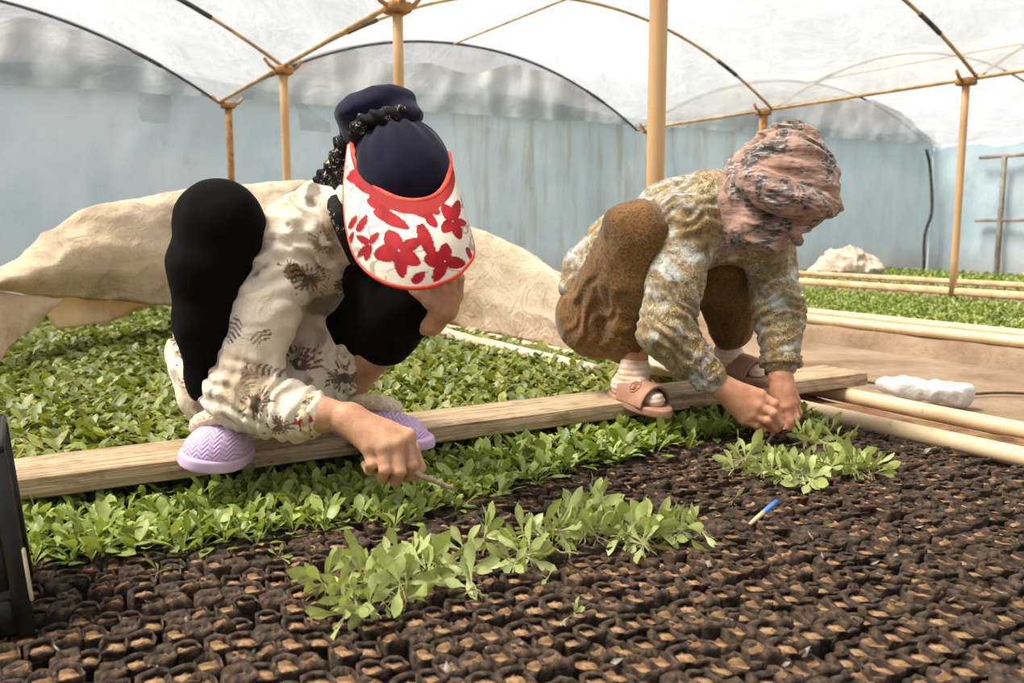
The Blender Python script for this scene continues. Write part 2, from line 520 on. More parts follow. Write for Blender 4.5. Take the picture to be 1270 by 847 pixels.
# ---- the near bed: kerbs, soil under the bags, pipes
def kerb(name, u0, u1, v0, v1, z0, z1, label, mat=KERB, seed=1, amp=.03):
    nv = 120; prof = [(u0 - .05, z0), (u0 - .01, z1 - .03), (u0 + .04, z1), ((u0 + u1) / 2, z1 + .012), (u1 - .04, z1), (u1 + .02, z1 - .03), (u1 + .07, z0)]
    prof = catmull([(a, b, 0) for a, b in prof], 15)[:, :2]
    vs = np.linspace(v0, v1, nv)
    P = np.array([uv(a, v, b) for (a, b) in prof for v in vs])
    P += amp * (np.stack([fbm(P, 6, seed), fbm(P, 6, seed + 3), fbm(P, 6, seed + 6)], -1) - .5)
    return solo(name, P, grid_faces(15, nv), mat, label, 'soil ridge')
kerb('soil_ridge', 2.53, 2.86, .2, VB - .3, -.14, .0, 'low earth ridge between two cream pipes along the seedling bed', KERB, 3)
kerb('soil_ridge', -.5, -.1, .2, VB - .3, -.14, .0, 'low earth ridge on the left side of the seedling bed', KERB, 5)
nu, nv = 60, 140
a, b = np.meshgrid(np.linspace(-.15, 2.56, nu), np.linspace(.2, VB - .3, nv), indexing='ij')
P = np.stack([a * CU - b * SU, a * SU + b * CU, np.zeros_like(a)], -1).reshape(-1, 3)
P[:, 2] = -.035 + .01 * (fbm(P, 8, 4) - .5)
struct('floor_seedling_bed', P, grid_faces(nu, nv), BEDSOIL)
def pipe(u, v0, v1, z, r, label, wob=.006, seed=0):
    vs = np.linspace(v0, v1, 40)
    P = np.array([uv(u + wob * math.sin(v * 2.3 + seed), v, z + wob * .4 * math.sin(v * 1.7 + seed)) for v in vs])
    V, F = tube(P, r, 16)
    return solo('cream_pipe', V, F, PIPE, label, 'pipe', 'pipes edging the beds')
pipe(2.53, .3, 7.6, .022, .031, 'cream pipe edging the dark seedling bags, nearest of the pipes', seed=1)
pipe(2.845, .3, 2.62, .028, .030, 'cream pipe running under the end of the plank', seed=2)
pipe(-.1, .3, 7.6, .022, .03, 'cream pipe edging the left side of the bed', seed=3)
# ---- beds across the path
def bedbox(u0, u1, z, label, kerbmat):
    kerb('soil_ridge', u0, u0 + .25, -4, VB - .6, -.14, z - .02, label, kerbmat, int(u0 * 3), .035)
    nu, nv = 20, 80
    a, b = np.meshgrid(np.linspace(u0 + .1, u1, nu), np.linspace(-4, VB - .6, nv), indexing='ij')
    P = np.stack([a * CU - b * SU, a * SU + b * CU, np.full_like(a, z - .05)], -1).reshape(-1, 3)
    struct('floor_far_bed', P, grid_faces(nu, nv), BEDSOIL)
bedbox(5.02, 8.2, .02, 'earth edge of the first bed across the path', EARTH)
bedbox(8.4, 9.75, .02, 'earth edge of the second bed across the path', EARTH)
bedbox(9.9, 13.4, .02, 'earth edge of the last bed before the far wall', EARTH)
pipe(5.06, -4, VB - .7, .03, .034, 'front one of two cream pipes edging the first bed across the path', seed=4)
pipe(5.32, -4, VB - .7, .045, .032, 'rear one of two cream pipes edging the first bed across the path', seed=5)
for u, lab, hz in ((8.22, 'pale timber beam on which the right hand post stands', .035), (9.82, 'far pale timber beam behind the second green bed', .03)):
    nseg = 60
    V, F = obox(uv(u, (VB - 5) / 2, .02 + hz), uv(.06, 0), uv(0, (VB + 4) / 2), (0, 0, hz), .01)
    solo('timber_beam', V, F, BEAM, lab, 'beam', 'beams between the far beds')

# ---- the plank
nl = 90
mb_v = []
vc, vh, zt, zb = 2.345, .112, .112, .060
prof = [(-vh, zb + .004), (-vh - .001, (zb + zt) / 2), (-vh + .003, zt - .003), (-vh + .012, zt + .001), (-vh / 3, zt + .001), (vh / 3, zt), (vh - .008, zt), (vh, zt - .006), (vh, zb + .004), (vh - .006, zb), (-vh + .006, zb)]
us = np.linspace(-.06, 2.955, nl)
P = []
for (q, z) in prof:
    for u in us: P.append(uv(u, vc + q + .006 * math.sin(u * 1.1), z))
P = np.array(P)
dn = .004 * (np.stack([fbm(P * [1, 1, 2], 7, 31), fbm(P, 7, 32), fbm(P, 9, 33)], -1) - .5)
P += dn
m = len(prof)
F = [tuple(q) for q in grid_faces(m, nl, True)]
F.append(tuple(i * nl for i in range(m))); F.append(tuple(i * nl + nl - 1 for i in range(m))[::-1])
plank = solo('plank', P, F, WOOD, 'long weathered wooden plank both people crouch on', 'plank', smooth=False)
# ================================================================== grow bags
def bag_mats():
    m, nt, out = new_mat('black_film_bag'); g = NT(nt); v = g.obj()
    oi = g.n('ShaderNodeObjectInfo')
    col = g.ramp(g.noise(v, 55, 4), (0.3, lin(34, 27, 22)), (0.55, lin(62, 50, 41)), (0.8, lin(98, 82, 68)))
    du = g.step(g.noise(v, 38, 6, .7, .5), .46, .62); col = g.mix(g.math('MULTIPLY', du, .62), col, lin(116, 92, 70))
    nrm = g.bump(g.noise(v, 120, 5, 0.65, 1.2), 0.9, 0.008)
    g.bsdf(out, col, 0.75, nrm, spec=0.25)
    s, nt, out = new_mat('bag_soil'); g = NT(nt); v = g.obj()
    col = g.ramp(g.noise(v, 45, 6, 0.7), (0.3, lin(72, 52, 38)), (0.5, lin(134, 103, 74)), (0.72, lin(186, 152, 114)))
    nrm = g.bump(g.noise(v, 260, 5, 0.7), 0.8, 0.004)
    g.bsdf(out, col, 0.95, nrm, spec=0.1)
    return m, s
BAGM, SOILM = bag_mats()
PU, PV = .0425, .066
NA = 12
def bag_shape(r, shut=False):
    """sleeve: crumpled black film ring; soil: lumpy dome.  long axis along local y (bed v)"""
    ang = np.linspace(0, 2 * math.pi, NA, endpoint=False)
    jit = .97 + .075 * r.standard_normal(NA)
    a, b = .0212 * jit, .0335 * jit
    sx, sy = np.sign(np.cos(ang)), np.sign(np.sin(ang))
    cx = sx * np.abs(np.cos(ang)) ** .5; cy = sy * np.abs(np.sin(ang)) ** .5
    top = .001 + .007 * r.random(NA) ** 1.3 + np.maximum(0, -np.sin(ang)) * r.uniform(.003, .012) + np.maximum(0, np.sin(ang)) * r.uniform(-.002, .005)
    lean = np.array([.005 * r.standard_normal(), -.008 + .006 * r.standard_normal()])
    def ring(s, z, l): return np.stack([a * cx * s + lean[0] * l, b * cy * s + lean[1] * l, z], -1)
    R = [ring(.97, np.full(NA, -.036), 0), ring(1.03, top * .35, .5), ring(.99, top, 1), ring((.5 if shut else .88) + .05 * r.standard_normal(NA), top * (.95 if shut else .75) + .001, 1.4), ring(.35 if shut else .80, np.full(NA, -.008), .6)]
    V = np.concatenate(R); F = []
    for i in range(4):
        for j in range(NA):
            k = (j + 1) % NA; F.append((i * NA + j, i * NA + k, (i + 1) * NA + k, (i + 1) * NA + j))
    lv = r.uniform(-.003, .005)
    S = [ring(.92, np.full(NA, -.005) + lv + .002 * r.standard_normal(NA), .6), ring(.6, .000 + lv + .0025 * r.standard_normal(NA), .6)]
    SV = np.concatenate(S + [np.array([[lean[0] * .6, lean[1] * .6, .001 + lv + .002 * r.standard_normal()]])])
    SF = []
    for j in range(NA):
        k = (j + 1) % NA
        SF.append((j, k, NA + k, NA + j)); SF.append((NA + j, NA + k, 2 * NA))
    return V, F, SV, SF
br = np.random.default_rng(21)
BV = [bag_shape(br, k in (2, 5, 8)) for k in range(10)]
BAG_ME = [(mesh_data('sleeve', v[0], v[1], BAGM), mesh_data('soil', v[2], v[3], SOILM)) for v in BV]
spots = []
for j in range(-6, 26):
    v = .62 + j * PV
    for i in range(-4, 62):
        u = -.03 + i * PU + (.5 * PU if j % 2 else 0)
        if u < -.06 or u > 2.475: continue
        du, dv = br.normal(0, .0035), br.normal(0, .004)
        p = uv(u + du, v + dv + .010 * math.sin(u * 4 + 1) , .004 * br.standard_normal())
        x, y, zc = project(p)
        if zc < .35 or x < -420 or x > 1700 or y > 1500: continue
        spots.append((zc, p, BA + br.normal(0, .06), int(br.integers(0, 10)), br.uniform(.93, 1.06), x, y))
spots.sort(key=lambda q: q[0])
inframe = [q for q in spots if 0 <= q[5] <= 1270 and q[6] <= 860]
near = set(id(q) for q in inframe[:300])
mbv, mbf, mbm, cnt = [], [], [], 0
for q in spots:
    zc, p, rz, k, sc, x, y = q
    if id(q) in near:
        o = bpy.data.objects.new('grow_bag', None); o.empty_display_size = .01
        C.objects.link(o); o.location = tuple(p); o.rotation_euler = (0, 0, rz); o.scale = (sc, sc, sc)
        put(o, 'small black film grow bag filled with brown soil, in the front rows of the bed', 'grow bag', 'grow bags in the front rows')
        for nm, me in (('sleeve', BAG_ME[k][0]), ('soil', BAG_ME[k][1])):
            c = bpy.data.objects.new(nm, me); C.objects.link(c); c.parent = o
    else:
        c, s = math.cos(rz) * sc, math.sin(rz) * sc
        for (V, F, mi) in ((BV[k][0], BV[k][1], 0), (BV[k][2], BV[k][3], 1)):
            W = np.stack([V[:, 0] * c - V[:, 1] * s, V[:, 0] * s + V[:, 1] * c, V[:, 2] * sc], -1) + p
            mbv.append(W); mbf += [tuple(i + cnt for i in f) for f in F]; mbm += [mi] * len(F); cnt += len(W)
o = solo('grow_bag_rows', np.concatenate(mbv), mbf, [BAGM, SOILM], 'rows of small black grow bags covering the rest of the bed', 'grow bags', fmat=mbm)
o['kind'] = 'stuff'

# ================================================================== leaves
def leaf_mat():
    m, nt, out = new_mat('seedling_leaf'); g = NT(nt)
    col = g.attr(); v = g.obj()
    col = g.mix(0.25, col, g.ramp(g.noise(v, 90, 3), (0.3, (.02, .05, .008, 1)), (0.7, (.45, .52, .16, 1))))
    nrm = g.bump(g.noise(v, 300, 3), 0.25, 0.002)
    tc = g.mix(1.0, col, (1.0, 1.0, .45, 1), 'MULTIPLY')
    g.bsdf(out, col, 0.42, nrm, 0.30, tc, spec=0.45)
    return m
LEAF = leaf_mat()
STEM = simple('pale_stem', lin(196, 204, 140), lin(226, 220, 176), 60, .6)
ROOT = simple('seedling_root', lin(205, 190, 150), lin(120, 92, 64), 90, .9)
def leaf_verts(L, W, e0, cv, n, fold=.25, pet=.32, wav=0.0, seed=None):
    """vectorised: arrays of length k -> (k, (n+1)*3, 3), leaf points along +x, up z"""
    L, W, e0, cv = (np.atleast_1d(np.asarray(q, float)) for q in (L, W, e0, cv))
    s = np.linspace(0, 1, n + 1)
    if n <= 4: prof = np.interp(s, [0, .3, .5, .75, .92, 1], [.07, .12, .72, 1, .62, .08])
    else: prof = np.interp(s, [0, .2, pet, .5, .65, .8, .92, 1], [.08, .09, .28, .72, .97, .96, .62, .06])
    el = e0[:, None] - cv[:, None] * s[None] ** 1.3
    ds = L[:, None] / n
    r = np.concatenate([np.zeros((len(L), 1)), np.cumsum(np.cos((el[:, 1:] + el[:, :-1]) / 2) * ds, 1)], 1)
    h = np.concatenate([np.zeros((len(L), 1)), np.cumsum(np.sin((el[:, 1:] + el[:, :-1]) / 2) * ds, 1)], 1)
    w = W[:, None] * prof[None] / 2
    nx, nz = -np.sin(el), np.cos(el)
    up = fold * w + (wav * w * np.sin(s * 9 + (seed or 0))[None] if wav else 0)
    mid = np.stack([r, np.zeros_like(r), h], -1)
    lf = np.stack([r + nx * up, w, h + nz * up], -1)
    rt = np.stack([r + nx * up, -w, h + nz * up], -1)
    return np.stack([lf, mid, rt], 2).reshape(len(L), -1, 3)
def leaf_faces(n):
    F = []
    for i in range(n):
        a = i * 3
        F += [(a, a + 1, a + 4, a + 3), (a + 1, a + 2, a + 5, a + 4)]
    return np.array(F)
def tint(k, r, dark=0.0):
    """leaf colours: fresh yellow-green to deep blue-green"""
    t = r.random(k)
    A = np.array([.11, .17, .022]); B = np.array([.27, .34, .05]); D = np.array([.48, .51, .14])
    c = np.where(t[:, None] < .72, A + (B - A) * (t[:, None] / .72), B + (D - B) * ((t[:, None] - .72) / .28))
    return c * (1 - dark) * (.85 + .3 * r.random((k, 1)))
def leaf_cloud(base, r, per, Lr, Wr, e_lo, e_hi, n, size=1.0):
    """joined seedlings: arrays for one mesh"""
    k = len(base) * per
    B = np.repeat(base, per, 0) + np.concatenate([r.normal(0, .003, (k, 2)), np.zeros((k, 1))], 1)
    sc = np.repeat(r.uniform(.8, 1.2, len(base)), per) * size
    L = r.uniform(*Lr, k) * sc; W = r.uniform(*Wr, k) * sc
    e = r.uniform(e_lo, e_hi, k); cv = r.uniform(.1, 1.1, k)
    LV = leaf_verts(L, W, e, cv, n, .22)
    az = np.tile(np.arange(per) * 2.4, len(base)) + np.repeat(r.uniform(0, 6.28, len(base)), per) + r.normal(0, .3, k)
    c, s = np.cos(az)[:, None], np.sin(az)[:, None]
    X = LV[..., 0] * c - LV[..., 1] * s; Y = LV[..., 0] * s + LV[..., 1] * c
    V = np.stack([X, Y, LV[..., 2]], -1) + B[:, None]
    m = LV.shape[1]
    F = (leaf_faces(n)[None] + (np.arange(k) * m)[:, None, None]).reshape(-1, 4)
    cp = tint(len(base), r); cl = np.repeat(cp, per, 0) * r.uniform(.75, 1.25, (k, 1))
    col = np.repeat(cl[:, None], m, 1)
    g = np.linspace(0, 1, n + 1).repeat(3)
    col = col + (np.array([.30, .34, .14]) - col) * (np.clip(.35 - g, 0, 1) * 1.2)[None, :, None]
    return V.reshape(-1, 3), F, col.reshape(-1, 3)

# leaf variants shared by the separately built seedlings
LVAR = []
lr = np.random.default_rng(5)
for k in range(24):
    n = 7
    V = leaf_verts(lr.uniform(.050, .074), lr.uniform(.0155, .0225), [.35, .75, 1.1, 1.35][k % 4] + lr.normal(0, .08), lr.uniform(.1, .9), n, lr.uniform(.12, .35), .32, .12, lr.uniform(0, 6))[0]
    c = tint(1, lr)[0] * 1.12
    g = np.linspace(0, 1, n + 1).repeat(3)
    col = c[None] + (np.array([.42, .46, .22]) - c)[None] * np.clip(.38 - g, 0, 1)[:, None] * 1.6
    mid = np.tile([0, 1, 0], n + 1)
    col = col + (np.array([.34, .40, .16]) - col) * (mid * .45)[:, None]
    LVAR.append(mesh_data('leaf', V, leaf_faces(n), LEAF, True, col))
PALE = []
for k in range(24):
    n = 7
    V = leaf_verts(lr.uniform(.052, .078), lr.uniform(.0150, .0215), [.2, .5, .85, 1.15][k % 4] + lr.normal(0, .1), lr.uniform(-.1, .9), n, lr.uniform(.08, .3), .40, .15, lr.uniform(0, 6))[0]
    c = np.array([.37, .41, .11]) * lr.uniform(.75, 1.25) + np.array([.10, .10, .07]) * lr.random()
    g = np.linspace(0, 1, n + 1).repeat(3)
    col = c[None] + (np.array([.60, .60, .36]) - c)[None] * np.clip(.42 - g, 0, 1)[:, None] * 2.0
    col = col + (np.array([.50, .54, .28]) - col) * (np.tile([0, 1, 0], n + 1) * .5)[:, None]
    PALE.append(mesh_data('leaf', V, leaf_faces(n), LEAF, True, col))
def seedling(p, label, group, r, nleaf=6, size=1.0, tilt=(0, 0), upright=True, spread=None, name='seedling'):
    o = bpy.data.objects.new(name, None); o.empty_display_size = .01
    C.objects.link(o); o.location = tuple(float(q) for q in p)
    o.rotation_euler = (tilt[0], tilt[1], r.uniform(0, 6.28)); o.scale = (size,) * 3
    put(o, label, 'seedling', group)
    for i in range(nleaf):
        ring = i / max(1, nleaf - 1)
        want = (0 if ring < .3 else 1 if ring < .6 else 2 if ring < .85 else 3) if spread is None else spread
        k = want + 4 * int(r.integers(0, 6))
        c = bpy.data.objects.new('leaf', LVAR[k]); C.objects.link(c); c.parent = o
        c.rotation_euler = (r.normal(0, .15), r.normal(0, .1), i * 2.4 + r.normal(0, .25))
        s = r.uniform(.72, 1.15) * (1.0 - .25 * (ring > .8)); c.scale = (s, s * r.uniform(.85, 1.15), s)
    return o

# ---- standing seedlings in front of and under the plank
FRONT = [(-.2, 1.97), (.05, 1.93), (.35, 1.86), (.68, 1.82), (.85, 1.80), (.98, 1.85), (1.1, 1.93), (1.37, 1.955), (1.7, 2.0), (2.0, 2.03), (2.2, 1.98), (2.32, 2.05), (2.5, 2.1)]
fr = np.random.default_rng(11)
cand = []
for j in range(0, 20):
    for i in range(0, 66):
        u = -.1 + i * .040 + (.02 if j % 2 else 0); v = 1.80 + j * .040
        f = np.interp(u, [q[0] for q in FRONT], [q[1] for q in FRONT]) + fr.normal(0, .015)
        if v < f or v > 2.52 or u > 2.46: continue
        p = uv(u + fr.normal(0, .008), v + fr.normal(0, .008), .0)
        x, y, zc = project(p)
        if x < -30: continue
        cand.append((zc, p, v))
cand.sort(key=lambda q: q[0] + (5 if q[2] > 2.26 else 0))
rest = []
for i, (zc, p, v) in enumerate(cand):
    if i < 300:
        seedling(p, 'leafy green seedling standing in its bag in front of the plank', 'seedlings standing in front of the plank', fr, int(fr.integers(6, 9)), fr.uniform(1.0, 1.42), (fr.normal(0, .12), fr.normal(0, .12)))
    else: rest.append(p)
V, F, col = leaf_cloud(np.array(rest), fr, 7, (.055, .09), (.019, .028), .35, 1.35, 6)
put(solo('seedling_rows', V, F, LEAF, 'dense rows of seedlings continuing beneath the plank', 'seedlings', colors=col), kind='stuff')

# ---- the seedling carpet behind the plank
def carpet(name, u0, u1, v0f, v1, step, per, Lr, Wr, n, label, z=0.0, seed=1, elo=.1, ehi=1.1, size=1.0, tone=(1, 1, 1)):
    r = np.random.default_rng(seed)
    pts = []
    gu = np.arange(u0, u1, step)
    for u in gu:
        a = v0f(u) if callable(v0f) else v0f
        gv = np.arange(a, v1, step)
        pts.append(np.stack([np.full(len(gv), u), gv], -1))
    Q = np.concatenate(pts) + r.normal(0, step * .28, (sum(len(q) for q in pts), 2))
    B = np.stack([Q[:, 0] * CU - Q[:, 1] * SU, Q[:, 0] * SU + Q[:, 1] * CU, np.full(len(Q), z)], -1)
    B[:, 2] += .02 * (fbm(B, 3, 8) - .5)
    x, y, zc = project(B)
    k = (zc > .3) & (x > -160) & (x < 1430)
    V, F, col = leaf_cloud(B[k], r, per, Lr, Wr, elo, ehi, n, size)
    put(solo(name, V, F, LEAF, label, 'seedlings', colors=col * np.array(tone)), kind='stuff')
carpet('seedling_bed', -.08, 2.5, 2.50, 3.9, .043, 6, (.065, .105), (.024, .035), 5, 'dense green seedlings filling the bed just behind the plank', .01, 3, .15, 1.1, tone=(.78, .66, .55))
carpet('seedling_bed', -.08, 2.5, 3.9, 7.6, .05, 5, (.065, .10), (.03, .042), 4, 'shade-toned green seedlings farther back beneath the raised cream sheet', .01, 4, .15, 1.0, tone=(.55, .50, .42))  # tone darkens the leaf colour to stand for the sheet's shade
carpet('seedling_bed', 5.45, 8.1, 0.2, VB - .7, .06, 5, (.04, .065), (.022, .032), 3, 'bright green seedlings in the first bed across the path', -.025, 5, .3, 1.2)
carpet('seedling_bed', 8.4, 9.68, 1, VB - .8, .06, 5, (.04, .065), (.022, .032), 3, 'green seedlings in the narrow bed behind the right hand post', -.025, 6, .3, 1.2)
carpet('seedling_bed', 9.95, 13.2, 2, VB - .9, .09, 5, (.05, .08), (.03, .045), 3, 'green seedlings in the last bed before the far wall', -.03, 7, .3, 1.2)
# ================================================================== the cream cover sheet, lifted off the bed
def sheet_mat():
    m, nt, out = new_mat('cream_cover_sheet'); g = NT(nt); v = g.obj()
    col = g.ramp(g.noise(v, 2.0, 6, .6), (0.3, lin(214, 192, 160)), (0.7, lin(240, 226, 204)))
    st = g.step(g.noise(v, 4.5, 7, .7, .6), .54, .76)
    col = g.mix(g.math('MULTIPLY', st, .6), col, lin(150, 112, 74))
    h = g.noise(v, 7, 6, .62, 1.2)
    nrm = g.bump(h, .7, .035)
    g.bsdf(out, col, .75, nrm, .38, g.mix(1.0, col, (1, .93, .8, 1), 'MULTIPLY'), spec=.2)
    return m
SHEET = sheet_mat()
def crease(P):
    Q = P * np.array([.7, .7, 1.3]) + .12 * np.stack([vnoise(P, 3, 1), vnoise(P, 3, 2), vnoise(P, 3, 3)], -1)
    return .022 * (1 - np.abs(2 * vnoise(Q, 5.5, 7) - 1)) ** 4 + .012 * (1 - np.abs(2 * vnoise(Q, 11, 9) - 1)) ** 4
# columns: px, lower y, belly y, lip y, crest y, distance
cols = [(-70, 352, 350, 346, 338, 3.95), (0, 362, 352, 340, 331, 4.2), (60, 370, 340, 308, 287, 4.55), (110, 374, 330, 290, 262, 4.8), (165, 379, 325, 275, 247, 5.05), (230, 383, 325, 264, 239, 5.4),
        (300, 384, 322, 256, 231, 5.7), (350, 386, 320, 252, 228, 5.85), (400, 388, 320, 252, 231, 6.0), (480, 392, 330, 262, 249, 6.0), (540, 398, 345, 277, 270, 5.9), (585, 415, 358, 292, 286, 5.75), (640, 436, 380, 312, 305, 5.25),
        (700, 452, 405, 352, 346, 4.75), (750, 462, 430, 393, 388, 4.2), (785, 467, 448, 424, 420, 3.6), (805, 469, 455, 440, 436, 3.45), (840, 472, 468, 463, 461, 3.38)]
ctrl = []
for (x, yl, yb, yp, yc, Y) in cols:
    back = uv(0, .30)                          # the far side falls away behind the crest
    lo = at(x, yl, Y); be = at(x, yb, Y - .10 if x < 500 else Y - .04); lp = at(x, yp, Y + .02); cr = at(x, yc, Y + .17)
    h = max(cr[2], .06)
    b1 = cr + np.array([0.05, .22, -.05 * h]); b2 = cr + np.array([.12, .50, -.35 * h]); b3 = cr + np.array([.18, .66, -.75 * h])
    ctrl.append([lo, be, lp, cr, b1, b2, b3])
ctrl = np.array(ctrl)
NS, NTT = 180, 60
A = np.stack([catmull(ctrl[:, k], NS) for k in range(7)], 1)
G = np.stack([catmull(A[i], NTT) for i in range(NS)], 0).reshape(-1, 3)
d = fbm(G, 4.0, 3, 4) - .5
rid = np.abs(fbm(G * [1, 1, 1.6], 3.2, 8, 3) - .5)
cr_ = crease(G)
G = G + np.stack([.04 * d, -.07 * d + .07 * rid - cr_, .06 * d + .4 * cr_], -1)
G[:, 2] = np.maximum(G[:, 2], .02)
sh = thing('cover_sheet', 'large cream cover sheet arched up off the seedling bed behind the two people', 'sheet', [-.6, 5.6, 0])
b = part('cloth', G, grid_faces(NS, NTT), SHEET, sh)
md = b.modifiers.new('thickness', 'SOLIDIFY'); md.thickness = .004
# flap hanging from the lower edge at the left
fc = []
for (x0, y0, Y0, x1, y1, Y1) in ((-70, 352, 3.95, -60, 480, 3.75), (0, 362, 4.2, -12, 462, 3.95), (40, 368, 4.42, 14, 428, 4.2), (82, 372, 4.62, 52, 398, 4.5)):
    a, c = at(x0, y0, Y0), at(x1, y1, Y1)
    fc.append([a + (c - a) * t + np.array([0, -.05 * math.sin(t * 3.1), 0]) for t in (0, .33, .66, 1)])
fc = np.array(fc)
A = np.stack([catmull(fc[:, k], 40) for k in range(4)], 1)
G = np.stack([catmull(A[i], 30) for i in range(40)], 0).reshape(-1, 3)
d = fbm(G, 6, 4, 3) - .5
G = G + np.stack([.03 * d, -.07 * d, .01 * d], -1)
b = part('flap', G, grid_faces(40, 30), SHEET, sh)
md = b.modifiers.new('thickness', 'SOLIDIFY'); md.thickness = .004
# the sheet's weighted hem lying along the bed edge behind the left woman
P = catmull([gp(520, 398, .05), gp(560, 416, .05), gp(620, 432, .05), gp(690, 449, .045), gp(740, 462, .04)], 30)
V, F = tube(P, .035, 12); V = V + .012 * (np.stack([fbm(V, 14, 1), fbm(V, 14, 2), fbm(V, 14, 3)], -1) - .5)
part('rolled_hem', V, F, SHEET, sh)
# ================================================================== body modelling: smooth-blended volumes turned into one surface
class Vol:
    def __init__(s, lo, hi, h):
        s.lo = np.array(lo, np.float32); s.h = h
        s.n = np.ceil((np.array(hi) - s.lo) / h).astype(int) + 1
        s.D = np.full(s.n, .08, np.float32)
    def axes(s, a, b):
        i0 = np.clip(np.floor((a - s.lo) / s.h).astype(int), 0, s.n - 1); i1 = np.clip(np.ceil((b - s.lo) / s.h).astype(int) + 1, 1, s.n)
        sl = tuple(slice(int(p), int(q)) for p, q in zip(i0, i1))
        ax = [s.lo[k] + s.h * np.arange(i0[k], i1[k], dtype=np.float32) for k in range(3)]
        return sl, ax[0][:, None, None], ax[1][None, :, None], ax[2][None, None, :]
    def blend(s, sl, d, k, sub=False):
        a = s.D[sl]
        if sub:
            d = -d; hh = np.maximum(k - np.abs(a - d), 0) / max(k, 1e-6)
            s.D[sl] = np.maximum(a, d) + hh * hh * k * .25
        else:
            hh = np.maximum(k - np.abs(a - d), 0) / max(k, 1e-6)
            s.D[sl] = np.minimum(a, d) - hh * hh * k * .25
    def cone(s, a, b, ra, rb, k=.02, flat=None, sub=False):
        """rounded cone a->b; flat=(axis, factor) squashes the section along axis"""
        a = np.asarray(a, np.float32); b = np.asarray(b, np.float32)
        r = max(ra, rb); m = r + k + 3 * s.h
        if flat is not None: m = r * max(1, flat[1]) + k + 3 * s.h
        sl, X, Y, Z = s.axes(np.minimum(a, b) - m, np.maximum(a, b) + m)
        if any(q.stop <= q.start for q in sl): return s
        ab = b - a; L2 = float(ab @ ab) + 1e-12
        x, y, z = X - a[0], Y - a[1], Z - a[2]
        t = np.clip((x * ab[0] + y * ab[1] + z * ab[2]) / L2, 0, 1)
        x = x - t * ab[0]; y = y - t * ab[1]; z = z - t * ab[2]
        if flat is not None:
            n = np.asarray(flat[0], np.float32); n = n / np.linalg.norm(n)
            c = (x * n[0] + y * n[1] + z * n[2]) * (1 / flat[1] - 1)
            x = x + n[0] * c; y = y + n[1] * c; z = z + n[2] * c
        d = np.sqrt(x * x + y * y + z * z) - (ra + t * (rb - ra))
        if flat is not None and flat[1] < 1: d = d * (.5 + .5 * flat[1])
        s.blend(sl, d.astype(np.float32), k, sub); return s
    def chain(s, pts, rs, k=.02, flat=None):
        for i in range(len(pts) - 1): s.cone(pts[i], pts[i + 1], rs[i], rs[i + 1], k, flat)
        return s
    def ell(s, c, R, axes=None, k=.02, sub=False):
        """ellipsoid with radii R along orthonormal axes (rows)"""
        c = np.asarray(c, np.float32); R = np.asarray(R, np.float32)
        A = np.eye(3, dtype=np.float32) if axes is None else np.asarray(axes, np.float32)
        m = R.max() + k + 3 * s.h
        sl, X, Y, Z = s.axes(c - m, c + m)
        x, y, z = X - c[0], Y - c[1], Z - c[2]
        q = [(x * A[i, 0] + y * A[i, 1] + z * A[i, 2]) for i in range(3)]
        k0 = np.sqrt(sum((q[i] / R[i]) ** 2 for i in range(3)))
        k1 = np.sqrt(sum((q[i] / R[i] ** 2) ** 2 for i in range(3))) + 1e-9
        s.blend(sl, (k0 * (k0 - 1) / k1).astype(np.float32), k, sub); return s
    def cut(s, p, n, k=.005):
        """keep the side the normal n points to"""
        n = np.asarray(n, np.float32); n = n / np.linalg.norm(n); p = np.asarray(p, np.float32)
        sl, X, Y, Z = s.axes(s.lo, s.lo + s.h * s.n)
        d = ((X - p[0]) * n[0] + (Y - p[1]) * n[1] + (Z - p[2]) * n[2]).astype(np.float32)
        s.blend(sl, d, k, True) if False else None
        a = s.D; d = -d
        hh = np.maximum(k - np.abs(a - d), 0) / k
        s.D = np.maximum(a, d) + hh * hh * k * .25
        return s
    def folds(s, fn, band=.03):
        """move the surface by fn(points): positive pushes it out"""
        I = np.argwhere(np.abs(s.D) < band)
        P = s.lo + s.h * I
        s.D[I[:, 0], I[:, 1], I[:, 2]] -= fn(P.astype(np.float32)).astype(np.float32)
        return s
    def mesh(s, smooth=1):
        D = s.D
        D[0] = D[-1] = .05; D[:, 0] = D[:, -1] = .05; D[:, :, 0] = D[:, :, -1] = .05
        S = D < 0
        cnt = np.zeros(tuple(s.n - 1), np.int8)
        for i in (0, 1):
            for j in (0, 1):
                for k in (0, 1):
                    cnt += S[i:S.shape[0] - 1 + i, j:S.shape[1] - 1 + j, k:S.shape[2] - 1 + k]
        act = (cnt > 0) & (cnt < 8)
        I = np.argwhere(act)
        vid = np.full(act.shape, -1, np.int32); vid[act] = np.arange(len(I))
        pos = np.zeros((len(I), 3)); num = np.zeros(len(I))
        cor = [(i, j, k) for i in (0, 1) for j in (0, 1) for k in (0, 1)]
        val = {c: D[I[:, 0] + c[0], I[:, 1] + c[1], I[:, 2] + c[2]] for c in cor}
        for c in cor:
            for a in range(3):
                if c[a]: continue
                d = list(c); d[a] = 1; d = tuple(d)
                m = (val[c] < 0) != (val[d] < 0)
                t = np.where(m, val[c] / (val[c] - val[d] + 1e-20), 0)
                p = np.tile(np.array(c, float), (len(I), 1)); p[:, a] += t
                pos += p * m[:, None]; num += m
        V = s.lo + s.h * (I + pos / num[:, None])
        F = []
